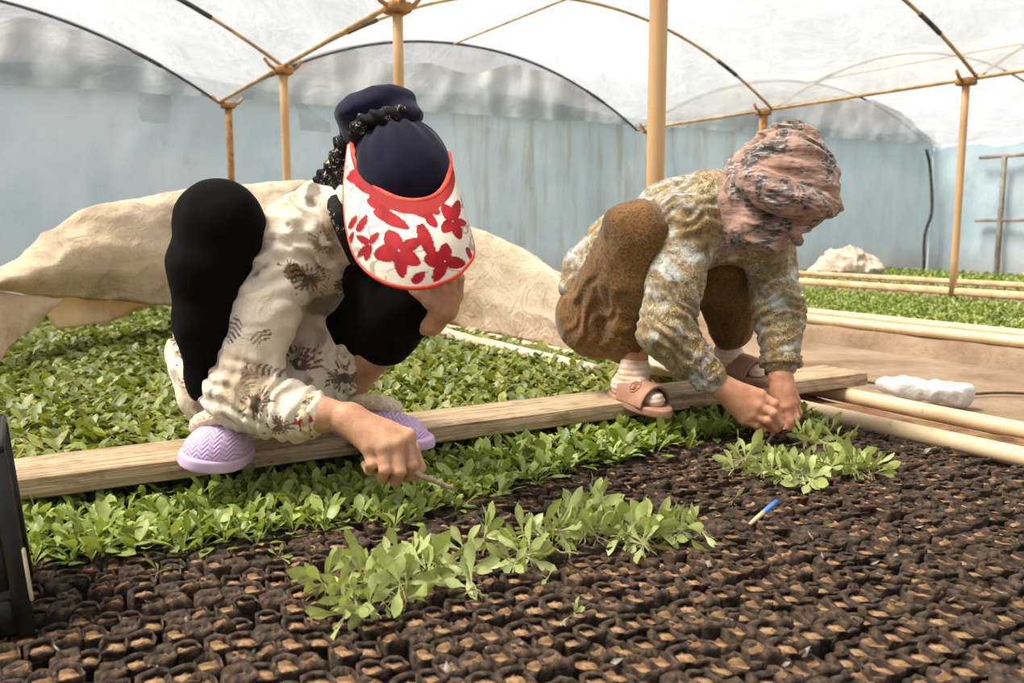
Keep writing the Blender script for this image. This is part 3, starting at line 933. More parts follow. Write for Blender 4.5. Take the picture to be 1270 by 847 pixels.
        for a in range(3):
            b, c = (a + 1) % 3, (a + 2) % 3
            lo = [slice(None)] * 3; hi = [slice(None)] * 3
            lo[a] = slice(0, -1); hi[a] = slice(1, None)
            for q in (b, c): lo[q] = slice(1, -1); hi[q] = slice(1, -1)
            s0, s1 = S[tuple(lo)], S[tuple(hi)]
            E = np.argwhere(s0 != s1)
            if not len(E): continue
            sg = s0[E[:, 0], E[:, 1], E[:, 2]]
            E = E.copy(); E[:, b] += 1; E[:, c] += 1
            def g(db, dc):
                Q = E.copy(); Q[:, b] += db; Q[:, c] += dc
                return vid[Q[:, 0], Q[:, 1], Q[:, 2]]
            q = np.stack([g(-1, -1), g(0, -1), g(0, 0), g(-1, 0)], -1)
            q[~sg] = q[~sg][:, ::-1]
            F.append(q)
        F = np.concatenate(F)
        for _ in range(smooth):
            e = np.concatenate([F[:, [0, 1]], F[:, [1, 2]], F[:, [2, 3]], F[:, [3, 0]]])
            w = np.bincount(e[:, 0], minlength=len(V)) + np.bincount(e[:, 1], minlength=len(V))
            N = np.stack([np.bincount(e[:, 0], V[e[:, 1], k], len(V)) + np.bincount(e[:, 1], V[e[:, 0], k], len(V)) for k in range(3)], -1)
            V = V + .5 * (N / np.maximum(w, 1)[:, None] - V)
        return V, F
def unit(a): a = np.asarray(a, float); return a / np.linalg.norm(a)
def perp(a, b):
    """component of b at right angles to a, unit"""
    a = unit(a); b = np.asarray(b, float); return unit(b - a * a.dot(b))
def gauss(P, c, R): return np.exp(-((P - np.asarray(c, np.float32)) ** 2).sum(-1) / (R * R))
def crumple(P, amp, f, seed, stretch=(1, 1, 1)):
    """soft cloth creases: ridged, warped noise"""
    Q = P * np.asarray(stretch, np.float32)
    W = Q + .03 * np.stack([vnoise(Q, 14, seed), vnoise(Q, 14, seed + 1), vnoise(Q, 14, seed + 2)], -1)
    return amp * (1 - 2 * np.abs(2 * vnoise(W, f, seed + 3) - 1)) + amp * .45 * (1 - 2 * np.abs(2 * vnoise(W, f * 2.1, seed + 5) - 1))
def ringfold(P, c, ax, lam, amp, R, seed=0):
    """compression folds across an arm or leg: waves along ax, around c"""
    ax = unit(ax).astype(np.float32)
    t = (P - np.asarray(c, np.float32)) @ ax
    w = .6 * (vnoise(P, 18, seed) - .5) * lam * 2.2
    return amp * np.sin(2 * math.pi * (t + w) / lam) * gauss(P, c, R)

def skin_mat(name, a, b):
    m, nt, out = new_mat(name); g = NT(nt); v = g.obj()
    col = g.ramp(g.noise(v, 26, 5, .6), (0.3, a), (0.7, b))
    h = g.math('ADD', g.noise(v, 220, 3), g.math('MULTIPLY', g.noise(v, 70, 4, .6, 1.0), .8))
    g.bsdf(out, col, .52, g.bump(h, .22, .003), spec=.35, sss=.12)
    return m
SKIN1 = skin_mat('tanned_skin', lin(172, 122, 94), lin(204, 156, 124))
SKIN2 = skin_mat('fair_skin', lin(176, 118, 90), lin(206, 150, 120))
def cloth_bump(g, v, s=.55, d=.012):
    cr = g.math('ABSOLUTE', g.math('SUBTRACT', g.noise(v, 17, 4, .6, 1.2), .5))
    a = g.bump(cr, s, d)
    return g.bump(g.noise(v, 300, 3), .2, .002, a)
def cloth(name, c1, c2, scale=30, rough=.85, bump=.25, bscale=320, attr=False, sheen=.15, transl=0.0, cr=.55):
    m, nt, out = new_mat(name); g = NT(nt); v = g.obj()
    col = g.attr() if attr else g.ramp(g.noise(v, scale, 5), (.35, c1), (.65, c2))
    g.bsdf(out, col, rough, cloth_bump(g, v, cr), transl, None, sheen, .15)
    return m
# ================================================================== left person: navy headscarf, red flowered visor
p1 = thing('person', 'crouching person in cream flowered tunic and red sun visor, cutting seedlings', 'person', at(350, 560, 2.3) * [1, 1, 0] + [0, 0, .112])
R1 = dict(lo=(-1.0, 1.75, .02), hi=(.12, 2.75, 1.12))
footR = at(268, 578, 2.03); ankR = at(292, 525, 2.16); kneeR = at(272, 288, 2.12); hipR = at(312, 432, 2.46)
footL = at(505, 545, 2.30); ankL = at(428, 500, 2.40); kneeL = at(500, 378, 2.18); hipL = at(395, 435, 2.52)
pel = at(350, 450, 2.52); wst = at(368, 375, 2.42); chs = at(385, 312, 2.32); upc = at(402, 282, 2.25); nck = at(440, 262, 2.17)
shR = at(362, 298, 2.2); elR = at(296, 492, 2.08); wrR = at(398, 514, 2.03); shL = at(462, 305, 2.36); elL = at(462, 402, 2.3); wrL = at(535, 398, 2.13)
head = at(500, 222, 2.08)
hup = unit(at(482, 150, 2.06) - at(520, 300, 2.06))          # crown direction seen in the picture
hfr = unit(np.array([.22, -.80, -.45])); hfr = perp(hup, hfr); hrt = np.cross(hup, hfr)
# ---- body: one continuous surface
v = Vol((-.98, 1.82, .06), (.02, 2.72, 1.05), .0032)
v.chain([pel, wst, chs, upc], [.10, .10, .11, .085], .05)
v.chain([upc, nck, at(470, 262, 2.12)], [.06, .05, .05], .03)
v.chain([hipR, kneeR, ankR], [.085, .06, .036], .03); v.cone(pel, hipR, .1, .085, .04)
v.chain([hipL, kneeL, at(462, 440, 2.29), ankL], [.085, .058, .046, .036], .03); v.cone(pel, hipL, .1, .085, .04)
v.chain([upc, shR, elR], [.07, .055, .042], .03)
v.chain([elR, at(350, 508, 2.05), wrR, at(428, 517, 2.02)], [.045, .046, .040, .034], .02)
v.chain([upc, shL, elL], [.07, .05, .042], .03); v.chain([elL, wrL], [.042, .033], .02)
v.chain([ankR, at(272, 555, 2.09)], [.034, .026], .02); v.chain([ankL, at(490, 530, 2.32)], [.034, .026], .02)
# head with brow, nose, lips, chin, ears (the visor shades it)
HA = np.stack([hrt, hfr, hup])
v.ell(head, (.078, .098, .105), HA, .02)
v.ell(head + hfr * .03 - hup * .075, (.058, .062, .062), HA, .03)
v.cone(head + hfr * .093 - hup * .012, head + hfr * .112 - hup * .05, .010, .015, .012)
v.ell(head + hfr * .088 - hup * .080, (.024, .010, .008), HA, .006)
v.ell(head + hfr * .086 - hup * .094, (.021, .010, .008), HA, .006)
for s in (-1, 1):
    v.ell(head + hfr * .091 + hrt * s * .033 - hup * .012, (.017, .010, .010), HA, .004, True)
    v.ell(head + hfr * .083 + hrt * s * .033 - hup * .012, (.013, .012, .012), HA, .003)
    v.ell(head + hrt * s * .080 - hup * .02, (.008, .018, .030), HA, .006)
# right hand: a fist round the digging stick
W = at(428, 517, 2.02)
mcp = [at(506, 541, 2.0), at(491, 551, 1.975), at(474, 556, 1.965), at(457, 555, 1.972)]
pip = [at(511, 576, 1.985), at(495.5, 584, 1.958), at(478, 582, 1.948), at(461, 575, 1.957)]
dip = [at(506, 590, 2.008), at(491, 596, 1.985), at(474, 592, 1.975), at(458, 583, 1.980)]
tip = [at(497, 583, 2.03), at(483, 588, 2.01), at(467, 584, 2.0), at(453, 576, 2.0)]
for i in range(4):
    w0 = W + (mcp[i] - W) * .12
    v.cone(w0, mcp[i], .028, .0195, .022)
v.ell(at(470, 540, 2.005), (.045, .022, .035), None, .02)
v.cone(at(440, 522, 2.025), at(500, 548, 2.03), .03, .02, .02)
for i in range(4):
    r = [.0155, .0160, .0152, .0138][i]
    v.cone(mcp[i], pip[i], r + .0015, r, .007)
    v.cone(pip[i], dip[i], r, r - .0015, .004); v.cone(dip[i], tip[i], r - .0015, r - .003, .004)
    v.ell(mcp[i] + [0, -.006, .004], (.012, .010, .010), None, .008)
    v.ell(pip[i] + [0, -.004, .0], (.0125, .011, .011), None, .005)
v.chain([at(478, 535, 2.04), at(512, 558, 2.045), at(521, 580, 2.03), at(515, 590, 2.015)], [.020, .017, .014, .012], .006)
# left hand under the chin: palm, bent fingers against the cheek, thumb along the jaw
wl = wrL
v.cone(wl, at(549, 384, 2.10), .030, .031, .02)
v.ell(at(551, 380, 2.10), (.036, .026, .038), None, .015)
k0 = [(538, 362, 2.085), (549, 359, 2.08), (560, 361, 2.085), (568, 367, 2.095)]
k1 = [(534, 338, 2.075), (546, 333, 2.07), (559, 336, 2.075), (570, 345, 2.085)]
k2 = [(528, 322, 2.085), (539, 316, 2.085), (553, 319, 2.085), (566, 330, 2.095)]
for i in range(4):
    a, b, c = at(*k0[i]), at(*k1[i]), at(*k2[i]); r = [.0145, .015, .0145, .013][i]
    v.cone(at(550, 384, 2.1), a, .022, r + .001, .012); v.cone(a, b, r, r - .001, .004); v.cone(b, c, r - .001, r - .003, .004)
v.chain([at(545, 388, 2.085), at(532, 374, 2.075), at(521, 364, 2.075), at(513, 360, 2.08)], [.019, .016, .0145, .0125], .006)
V, F = v.mesh(1)
part('body', V, F, SKIN1, p1)

# ---- black leggings
BLACK = cloth('black_legging', lin(2, 2, 2), lin(4, 4, 4), 40, .95, .15, sheen=.0, cr=.15)
v = Vol((-.98, 1.95, .1), (-.05, 2.72, 1.0), .0045)
v.cone(kneeR, hipR, .096, .115, .03); v.chain([kneeR, at(258, 330, 2.1), at(255, 400, 2.1), at(259, 470, 2.13), at(285, 520, 2.17)], [.096, .088, .068, .05, .045], .03)
v.ell(at(272, 268, 2.11), (.086, .08, .082), None, .05)
v.cone(kneeL, hipL, .088, .11, .03); v.chain([kneeL, at(484, 412, 2.24), at(478, 424, 2.255)], [.088, .070, .062], .025)
v.cone(at(515, 372, 2.13), at(470, 350, 2.24), .055, .09, .03)
v.cut(at(472, 436, 2.27), unit(kneeL - ankL), .004)  if False else None
v.folds(lambda P: crumple(P, .0025, 11, 2))
V, F = v.mesh(1)
part('leggings', V, F, BLACK, p1)

# ---- cream flowered tunic
v = Vol((-1.0, 1.85, .06), (.0, 2.76, 1.02), .0038)
v.chain([pel, wst, chs, upc], [.13, .135, .135, .105], .06)
v.cone(upc, nck, .085, .066, .03)
v.chain([upc, shR, at(330, 390, 2.12), elR], [.10, .080, .072, .074], .035)
v.chain([elR, at(330, 503, 2.07), at(368, 513, 2.05), at(390, 513, 2.035)], [.074, .070, .060, .046], .03)
v.chain([upc, shL, elL], [.10, .075, .06], .04)
# skirt of the tunic over hips, tucked behind the knees and round the shins
v.chain([at(282, 410, 2.36), at(270, 445, 2.28), at(268, 485, 2.20), at(290, 512, 2.17)], [.12, .115, .080, .050], .05)
v.chain([pel, at(300, 440, 2.42)], [.13, .125], .05)
v.chain([at(440, 375, 2.35), at(432, 430, 2.34), at(415, 480, 2.33)], [.07, .075, .05], .04)
v.chain([at(440, 430, 2.34), at(385, 470, 2.30), at(330, 490, 2.22)], [.06, .06, .05], .05)
v.chain([at(352, 430, 2.40), at(370, 480, 2.30)], [.1, .06], .05)
v.cut(at(391, 513, 2.035), unit(at(330, 503, 2.07) - at(391, 513, 2.035)) , .003) if False else None
armdir = elR - shR; fore = wrR - elR
def f1(P):
    d = crumple(P, .0060, 8.5, 3, (1, 1, .8))
    d = d + ringfold(P, elR, unit(armdir) - unit(fore) * .3, .038, .0085, .10, 3)
    d = d + ringfold(P, elR * .45 + wrR * .55, fore, .034, .0075, .11, 6)
    d = d + ringfold(P, shR * .75 + elR * .25, unit(armdir) + [.5, 0, 0], .048, .008, .12, 5)
    d = d + ringfold(P, chs + [.02, -.1, .02], [.7, 0, .7], .055, .008, .15, 7)
    d = d + ringfold(P, at(430, 440, 2.3), [1, 0, .25], .06, .010, .14, 9)
    d = d + ringfold(P, at(235, 430, 2.25), [.6, 0, .8], .06, .008, .13, 8)
    return d
v.folds(f1)
V, F = v.mesh(1)
def t_(x): return np.clip(x, 0, 1)
def tunic1_color(P):
    cream = np.array([.74, .645, .52]); n = fbm(P, 6, 3)[:, None]
    c = cream * (.88 + .24 * n)
    k = np.clip((fbm(P, 9, 21, 4) - .52) * 7, 0, 1)[:, None]; c = c * (1 - k * np.array([.25, .34, .44]))          # earth stains
    g = np.clip((fbm(P, 22, 41, 3) - .60) * 9, 0, 1) * np.clip((fbm(P, 5, 44) - .48) * 8, 0, 1)
    c = c * (1 - .75 * g[:, None]) + np.array([.10, .065, .045]) * (.75 * g[:, None])
    def burst(c, ctr, R, inner, outer, seed, nsp=26, w=.09, ang=None, half=3.2):
        q = P - ctr; m = np.abs(q[:, 1]) < w
        th = np.arctan2(q[:, 2], q[:, 0]); r = np.hypot(q[:, 0], q[:, 2])
        j = np.floor((th + math.pi) / (2 * math.pi) * nsp); fr_ = (th + math.pi) / (2 * math.pi) * nsp - j
        h = (np.sin(j * 12.9898 + seed) * 43758.5453) % 1
        L = R * (.55 + .45 * h); wid = np.clip(1.15 - r / L, 0, 1) * .5
        on = m & (r < L) & (np.abs(fr_ - .5) < wid + .08) & (vnoise(P, 70, seed) > .22 + .35 * t_(r / R))
        if ang is not None:
            da = (th - ang + math.pi) % (2 * math.pi) - math.pi; on &= np.abs(da) < half
        t = np.clip(r / R, 0, 1)[:, None]
        k = (on * .88)[:, None]
        return c * (1 - k) + (inner * (1 - t) + outer * t) * k
    RED, BLK, BRN, GLD = np.array([.34, .03, .025]), np.array([.025, .018, .015]), np.array([.12, .06, .03]), np.array([.42, .27, .10])
    c = burst(c, at(250, 478, 2.12), .115, BLK, RED * 1.1, 1.0, 30, ang=2.0, half=1.3)
    c = burst(c, at(368, 458, 2.24), .085, BLK, RED, 2.0, 26, ang=1.2, half=1.2, w=.12)
    c = burst(c, at(388, 345, 2.18), .05, BLK, GLD, 3.0, 22)
    c = burst(c, at(372, 335, 2.18), .045, GLD * .5, BRN, 3.3, 18)
    c = burst(c, at(430, 355, 2.25), .045, BRN, BRN, 4.0, 16, w=.15)
    c = burst(c, at(425, 470, 2.25), .06, BLK, BRN * 1.6, 5.0, 24, w=.12)
    c = burst(c, at(318, 500, 2.0), .05, BLK, BRN * 1.4, 6.0, 20)
    c = burst(c, at(345, 528, 1.99), .045, BRN, BRN * 1.6, 7.0, 18)
    c = burst(c, at(225, 420, 2.2), .05, BRN, BLK, 8.0, 16)
    c = burst(c, at(330, 258, 2.25), .045, RED * .8 + .1, np.array([.6, .35, .25]), 9.0, 12)
    c = burst(c, at(412, 300, 2.2), .05, BRN, GLD, 10.0, 20)
    c = burst(c, at(240, 375, 2.2), .04, BLK, BRN, 11.0, 14)
    def comb(c, ctr, a, Lx, Ly, pitch, colr, w=.10):      # feather-like dark bars
        q = P - ctr; x = q[:, 0] * math.cos(a) + q[:, 2] * math.sin(a); z = -q[:, 0] * math.sin(a) + q[:, 2] * math.cos(a)
        on = (np.abs(q[:, 1]) < w) & (np.abs(x) < Lx * (1 - .5 * np.abs(z) / Ly)) & (np.abs(z) < Ly) & (((z + .35 * np.abs(x)) / pitch) % 1 < .5)
        k = (on * np.clip(.35 + 1.3 * vnoise(P, 45, 4), 0, 1) * .85)[:, None]
        return c * (1 - k) + colr * k
    c = comb(c, at(372, 342, 2.13), .2, .016, .034, .013, BLK)
    c = comb(c, at(292, 408, 2.06), -.5, .022, .034, .012, BLK)
    c = comb(c, at(330, 415, 2.08), .5, .03, .014, .010, BRN)
    c = comb(c, at(325, 460, 2.02), 1.2, .014, .04, .012, BRN)
    c = comb(c, at(372, 462, 2.02), .9, .016, .03, .011, BRN)
    c = comb(c, at(310, 470, 2.02), .3, .02, .02, .010, GLD * .6)
    m = (np.linalg.norm(P - at(378, 522, 2.0), axis=1) < .028) & (vnoise(P, 60, 3) > .42)
    c = np.where(m[:, None], RED * 1.2, c)
    k = np.clip((.052 - np.linalg.norm((P - at(408, 380, 2.26)) * [.8, .5, 1.5], axis=1) + .03 * (fbm(P, 20, 9) - .5)) * 90, 0, 1)[:, None] * .8
    c = c * (1 - k) + np.array([.16, .14, .09]) * k
    return np.clip(c, 0, 1)
TUN1 = cloth('cream_printed_cotton', (0, 0, 0, 1), None, attr=True, transl=.06)
part('tunic', V, F, TUN1, p1, colors=tunic1_color(V))
# cuff with gathered edge, and bracelet-like trim
V_ = []
ax = unit(fore); cx_, cy_, _ = frame_of(ax)
ang = np.linspace(0, 2 * math.pi, 40, endpoint=False)
rows = []
for q, rr in ((0, .05), (.004, .0575), (.014, .0555), (.026, .0575), (.036, .053), (.037, .042)):
    c0 = at(377, 513, 2.04) + ax * q
    rad = rr * (1 + .035 * np.sin(ang * 13 + q * 100) + .02 * np.sin(ang * 7))
    rows.append(c0 + rad[:, None] * (np.cos(ang)[:, None] * cx_ + np.sin(ang)[:, None] * cy_))
rows = np.array(rows)
V = rows.transpose(1, 0, 2).reshape(-1, 3)
CUFF = simple('cuff_print', lin(226, 208, 168), lin(70, 48, 30), 45, .85, .3, 200, lo=.42, hi=.7)
part('cuff', V, grid_faces(40, 6, True), CUFF, p1)
# bare shin shows below the legging: pale woolly hem behind it
# ---- slippers: lilac quilted, cream fleece collar
def quilt_mat():
    m, nt, out = new_mat('lilac_quilted'); g = NT(nt); v = g.obj((1, 1, 1))
    sp = g.n('ShaderNodeSeparateXYZ'); nt.links.new(v, sp.inputs[0])
    zig = g.math('ABSOLUTE', g.math('SUBTRACT', g.math('FRACT', g.math('MULTIPLY', sp.outputs[0], 42.0)), .5))
    w = g.math('FRACT', g.math('ADD', g.math('MULTIPLY', sp.outputs[2], 95.0), g.math('MULTIPLY', zig, 2.2)))
    h = g.math('ABSOLUTE', g.math('SUBTRACT', w, .5))
    col = g.mix(g.math('MULTIPLY', h, .9), lin(196, 164, 206), lin(222, 198, 230))
    g.bsdf(out, col, .6, g.bump(h, .7, .006), spec=.3)
    return m
LILAC = quilt_mat()
LSOLE = simple('lilac_sole', lin(196, 162, 200), lin(216, 186, 216), 12, .6, .1, 60)
FLEECE = simple('cream_fleece', lin(206, 186, 156), lin(236, 222, 198), 60, .95, .9, 180, bdist=.006)
def slipper(heel, toe, up, wid, hgt, ringpts):
    """heel, toe: points of the sole's middle line"""
    f = toe - heel; L = np.linalg.norm(f); f = f / L; upv = perp(f, up); sd = np.cross(f, upv)
    c = (heel + toe) / 2
    sh_ = Vol(np.minimum(heel, toe) - .12, np.maximum(heel, toe) + .14, .0032)
    A = np.stack([sd, f, upv])
    sh_.ell(c + f * L * .12 + upv * .012, (wid, L * .50, hgt), A, .01)
    sh_.ell(c + f * L * .28 + upv * .012, (wid * .97, L * .34, hgt * .82), A, .02)
    sh_.cut(c + upv * .016, upv, .004)
    sh_.ell(c - f * L * .36 + upv * .06, (wid * .72, L * .36, hgt * 1.0), A, .008, True)
    up_m = sh_.mesh(1)
    so = Vol(np.minimum(heel, toe) - .12, np.maximum(heel, toe) + .12, .0032)
    so.ell(c + f * L * .10, (wid * 1.04, L * .60, .2), A, .0)
    so.ell(c + f * L * .26, (wid * 1.06, L * .40, .2), A, .02)
    so.cut(c - upv * .012, upv, .006); so.cut(c + upv * .018, -upv, .008)
    so_m = so.mesh(1)
    fl = Vol(np.minimum(heel, toe) - .12, np.maximum(heel, toe) + .14, .0032)
    fl.chain(catmull(ringpts, 16), [.019] * 16, .01)
    fl.folds(lambda P: .003 * (fbm(P, 60, 3) - .5) * 2)
    return up_m, so_m, fl.mesh(0)
for (heel, toe, up, wid, hgt, rp) in ((at(303, 553, 2.19), at(248, 574, 1.99), np.array([.18, -.25, 1.0]), .066, .075, [at(244, 531, 2.10), at(252, 522, 2.06), at(272, 515, 2.035), at(294, 520, 2.05), at(306, 528, 2.09)]),
                                  (at(415, 534, 2.41), at(515, 548, 2.25), np.array([-.05, -.10, 1.0]), .056, .064, [at(418, 506, 2.38), at(440, 499, 2.33), at(465, 498, 2.31), at(485, 504, 2.31), at(490, 508, 2.34)])):
    (a, b), (c, d), (e, f_) = slipper(heel, toe, up, wid, hgt, rp)
    s = part('slipper', a, b, LILAC, p1, label='lilac quilted slipper')
    part('sole', c, d, LSOLE, s); part('fleece_lining', e, f_, FLEECE, s)

# ---- headscarf: navy cap, gathered bun, printed black band and tail
NAVY = cloth('navy_velvet', lin(10, 9, 30), lin(17, 15, 44), 20, .85, .15, sheen=.08, cr=.12)
def print_mat():
    m, nt, out = new_mat('black_printed_scarf'); g = NT(nt); v = g.obj()
    vr = g.n('ShaderNodeTexVoronoi', feature='SMOOTH_F1'); vr.inputs['Scale'].default_value = 55
    nt.links.new(v, vr.inputs['Vector'])
    a = g.step(g.noise(v, 70, 5, .7, 1.5), .55, .62); b = g.step(g.noise(v, 22, 3), .48, .56)
    col = g.mix(g.math('MULTIPLY', a, b), lin(14, 13, 16), lin(206, 190, 164))
    g.bsdf(out, col, .75, g.bump(g.noise(v, 90, 4), .3, .004), spec=.2)
    return m
SCARFP = print_mat()
v = Vol((-.46, 1.86, .72), (-.05, 2.36, 1.04), .0032)
cap = at(499, 208, 2.075)
v.ell(cap, (.112, .118, .112), HA, .02)
v.ell(at(505, 228, 2.05), (.106, .112, .095), HA, .03)
base = at(478, 160, 2.10)
def capf(P):
    q = P - base.astype(np.float32); th = np.arctan2(q @ hfr.astype(np.float32), q @ hrt.astype(np.float32)); r = np.linalg.norm(q, axis=1)
    return .007 * np.sin(th * 17 + 4 * vnoise(P, 10, 2)) * np.exp(-(r / .105) ** 2) + .004 * (fbm(P, 9, 7) - .5) + .002 * (vnoise(P, 16, 5) - .5)
v.folds(capf)
V, F = v.mesh(1)
hs = part('headscarf', V, F, NAVY, p1)
v = Vol((-.50, 1.90, .84), (-.10, 2.36, 1.08), .0032)
v.ell(at(474, 140, 2.10), (.090, .070, .056), None, .02); v.ell(at(497, 146, 2.08), (.048, .05, .040), None, .012); v.ell(at(446, 150, 2.12), (.052, .055, .046), None, .03); v.cone(at(440, 155, 2.14), at(432, 170, 2.16), .036, .026, .03)
v.chain([at(462, 154, 2.11), at(495, 156, 2.10)], [.044, .040], .03)
v.folds(lambda P: crumple(P, .0060, 9, 12) + .0045 * np.sin(60 * (P[:, 2] - P[:, 0] * .5) + 4 * vnoise(P, 9, 3)))
V, F = v.mesh(1)
part('bun', V, F, NAVY, hs)
v = Vol((-.56, 1.88, .70), (-.10, 2.36, 1.04), .0032)
ringp = [base + .072 * (math.cos(t) * hrt + math.sin(t) * unit(hfr * .8 + hup * .1)) + hup * (.004 + .006 * math.sin(t)) for t in np.linspace(0, 2 * math.pi, 33)]
v.chain(ringp, [.015] * 33, .006)
v.chain([at(440, 163, 2.13), at(432, 180, 2.15), at(424, 205, 2.17), at(412, 222, 2.19)], [.026, .028, .028, .022], .02, (np.array([0, 1., 0]), .6))
v.chain([at(418, 206, 2.18), at(400, 222, 2.20)], [.022, .020], .01, (np.array([0, 1., 0]), .4))
v.chain([at(424, 205, 2.17), at(436, 235, 2.18), at(440, 262, 2.16)], [.024, .034, .040], .02)
v.folds(lambda P: crumple(P, .004, 16, 22) + .003 * np.sin(160 * (P[:, 0] + P[:, 2]) + 5 * vnoise(P, 12, 3)))
V, F = v.mesh(1)
part('printed_band', V, F, SCARFP, hs, label='black and cream printed scarf band')

v = Vol((-.50, 2.0, .58), (-.30, 2.3, .90), .0032)
v.chain(catmull([at(416, 250, 2.125), at(421, 270, 2.10), at(431, 295, 2.098), at(440, 318, 2.11)], 10), [.018] * 10, .006, (np.array([0, 1., 0]), .6))
v.folds(lambda P: crumple(P, .002, 20, 4))
V, F = v.mesh(1)
part('collar', V, F, SCARFP, p1, label='dark printed collar edge')

# ---- sun visor: red woven band, cream brim with red flowers, red rim
inner = [(436, 168, 2.12), (439, 190, 2.06), (450, 214, 2.005), (470, 235, 1.96), (495, 247, 1.935), (520, 249, 1.93), (540, 243, 1.945), (553, 228, 1.975), (558, 208, 2.03), (556, 190, 2.08)]
outer = [(433, 180, 2.12), (428, 232, 2.03), (431, 282, 1.95), (444, 322, 1.88), (472, 347, 1.83), (512, 357, 1.81), (552, 349, 1.83), (578, 330, 1.875), (586, 305, 1.93), (566, 240, 2.05)]
NSV, NTV = 190, 110
ip = catmull(inner, NSV); op = catmull(outer, NSV)
tt = np.linspace(0, 1, NTV)
PX = ip[:, None, :2] * (1 - tt)[None, :, None] + op[:, None, :2] * tt[None, :, None]
YY = ip[:, None, 2] * (1 - tt)[None] + op[:, None, 2] * tt[None] - .035 * np.sin(tt * math.pi)[None] * np.sin(np.linspace(0, 1, NSV) * math.pi)[:, None]
B = np.array([[at(PX[i, j, 0], PX[i, j, 1], YY[i, j]) for j in range(NTV)] for i in range(NSV)])
xy = PX.reshape(-1, 2)
def petal(mask, cx, cy, tx, ty, w):
    """pointed petal from (cx,cy) to (tx,ty), width w, in the brim's flat print plan"""
    d = np.array([tx - cx, ty - cy]); L = np.hypot(*d); d = d / L
    q = xy - [cx, cy]; a = q @ d / L; b = np.abs(q @ [-d[1], d[0]])
    prof = w * .5 * np.sqrt(np.clip(np.sin(np.clip(a, 0, 1) ** .8 * math.pi), 0, 1))
    return mask | ((a > .03) & (a < 1) & (b < prof))
def cz(x, y): return 180 + x / 2.823, 80 + y / 2.823          # plan read off an enlargement
red = np.zeros(len(xy), bool)
flowers = [((890, 655), [((848, 585), 62), ((968, 618), 48), ((962, 702), 50), ((905, 748), 46), ((805, 668), 66)]),
           ((1045, 690), [((975, 680), 58), ((1050, 628), 46), ((1118, 700), 44), ((1010, 762), 44)]),
           ((1075, 552), [((1040, 492), 40), ((1092, 478), 34), ((1038, 590), 44), ((1100, 615), 36), ((1120, 560), 30)]),
           ((790, 630), [((745, 600), 26), ((778, 690), 30), ((820, 590), 26), ((745, 680), 24)])]
for (c, ps) in flowers:
    for (t, w) in ps: red = petal(red, *cz(*c), *cz(*t), w / 2.823)
for (a, b, w) in (((780, 470), (865, 510), 52), ((800, 510), (925, 580), 44), ((725, 370), (790, 460), 46), ((958, 560), (1012, 690), 46), ((985, 530), (1020, 575), 34), ((925, 500), (1010, 540), 40),
                  ((720, 580), (745, 530), 22), ((748, 590), (780, 530), 28), ((935, 765), (980, 728), 34), ((712, 390), (740, 420), 22), ((715, 640), (735, 585), 18), ((1000, 500), (1030, 530), 30), ((1120, 640), (1140, 690), 16)):
    red = petal(red, *cz(*a), *cz(*b), w / 2.823)
P3 = np.concatenate([xy, np.zeros((len(xy), 1))], 1)
leafy = (np.abs(2 * vnoise(P3, .09, 4) - 1) < .10) & (vnoise(P3, .05, 9) > .5)
col = np.tile(np.array([.66, .59, .50]), (len(xy), 1)) * (.95 + .1 * vnoise(P3, .2, 2))[:, None]
col[leafy] = [.36, .32, .25]
deep = np.clip(.8 + .5 * (vnoise(P3, .12, 6) - .5), .6, 1.1)
col = np.where(red[:, None], np.array([.37, .008, .014]) * deep[:, None], col)
tflat = np.tile(tt, NSV)
weave = (np.sin(xy[:, 0] * 2.2) * np.sin(xy[:, 1] * 2.2)) * .12
col = np.where((tflat < .17)[:, None], np.array([.29, .018, .016]) * (1 + 1.6 * weave)[:, None], col)
vz = part('visor', B.reshape(-1, 3), grid_faces(NSV, NTV), simple('visor_print', (0, 0, 0, 1), None, attr=True, rough=.7, bump=.25, bscale=350, bdist=.001, spec=.2), p1, colors=col)
md = vz.modifiers.new('thickness', 'SOLIDIFY'); md.thickness = .004
CORAL = simple('coral_binding', lin(212, 66, 48), lin(230, 92, 68), 60, .7, .2, 300)
V, F = tube(B[:, -1], .0055, 8); part('rim_binding', V, F, CORAL, vz, label='coral red edge binding')
V, F = tube(B[:, 0] + [0, -.002, .0], .0065, 8); part('inner_binding', V, F, CORAL, vz, label='coral red inner binding')
# the digging stick in the fist
P = [at(500, 575, 2.0), at(512, 585, 2.0), at(540, 597, 2.02), at(562, 606, 2.05)]
V, F = tube(catmull(P, 12), np.linspace(.008, .0055, 12), 8)
solo('digging_stick', V, F, simple('grey_stick', lin(150, 128, 108), lin(192, 170, 148), 40, .8, .3, 120), 'thin greyish digging stick held in the left person\'s fist', 'stick')
# ================================================================== right person: pink scarf, marbled tunic, ochre trousers
p2 = thing('person', 'crouching person in pink patterned headscarf, marbled olive tunic and ochre trousers', 'person', at(840, 500, 2.95) * [1, 1, 0] + [0, 0, .112])
ankR = at(788, 445, 2.88); kneeR = at(792, 292, 2.80); hipR = at(738, 392, 3.04)
ankL = at(903, 425, 3.12); kneeL = at(898, 318, 2.98); hipL = at(790, 380, 3.14)
pel = at(748, 380, 3.08); wst = at(778, 320, 3.04); chs = at(848, 280, 2.94); upc = at(880, 258, 2.89); nck = at(918, 258, 2.83)
shR = at(850, 275, 2.80); elR = at(826, 412, 2.69); wrR = at(888, 474, 2.67)
shL = at(950, 300, 2.92); elL = at(966, 385, 2.82); wrL = at(967, 462, 2.75)
head = at(972, 228, 2.76)
hup = unit(at(958, 150, 2.72) - at(985, 300, 2.80)); hfr = perp(hup, np.array([.62, -.55, -.55])); hrt = np.cross(hup, hfr)
HA = np.stack([hrt, hfr, hup])
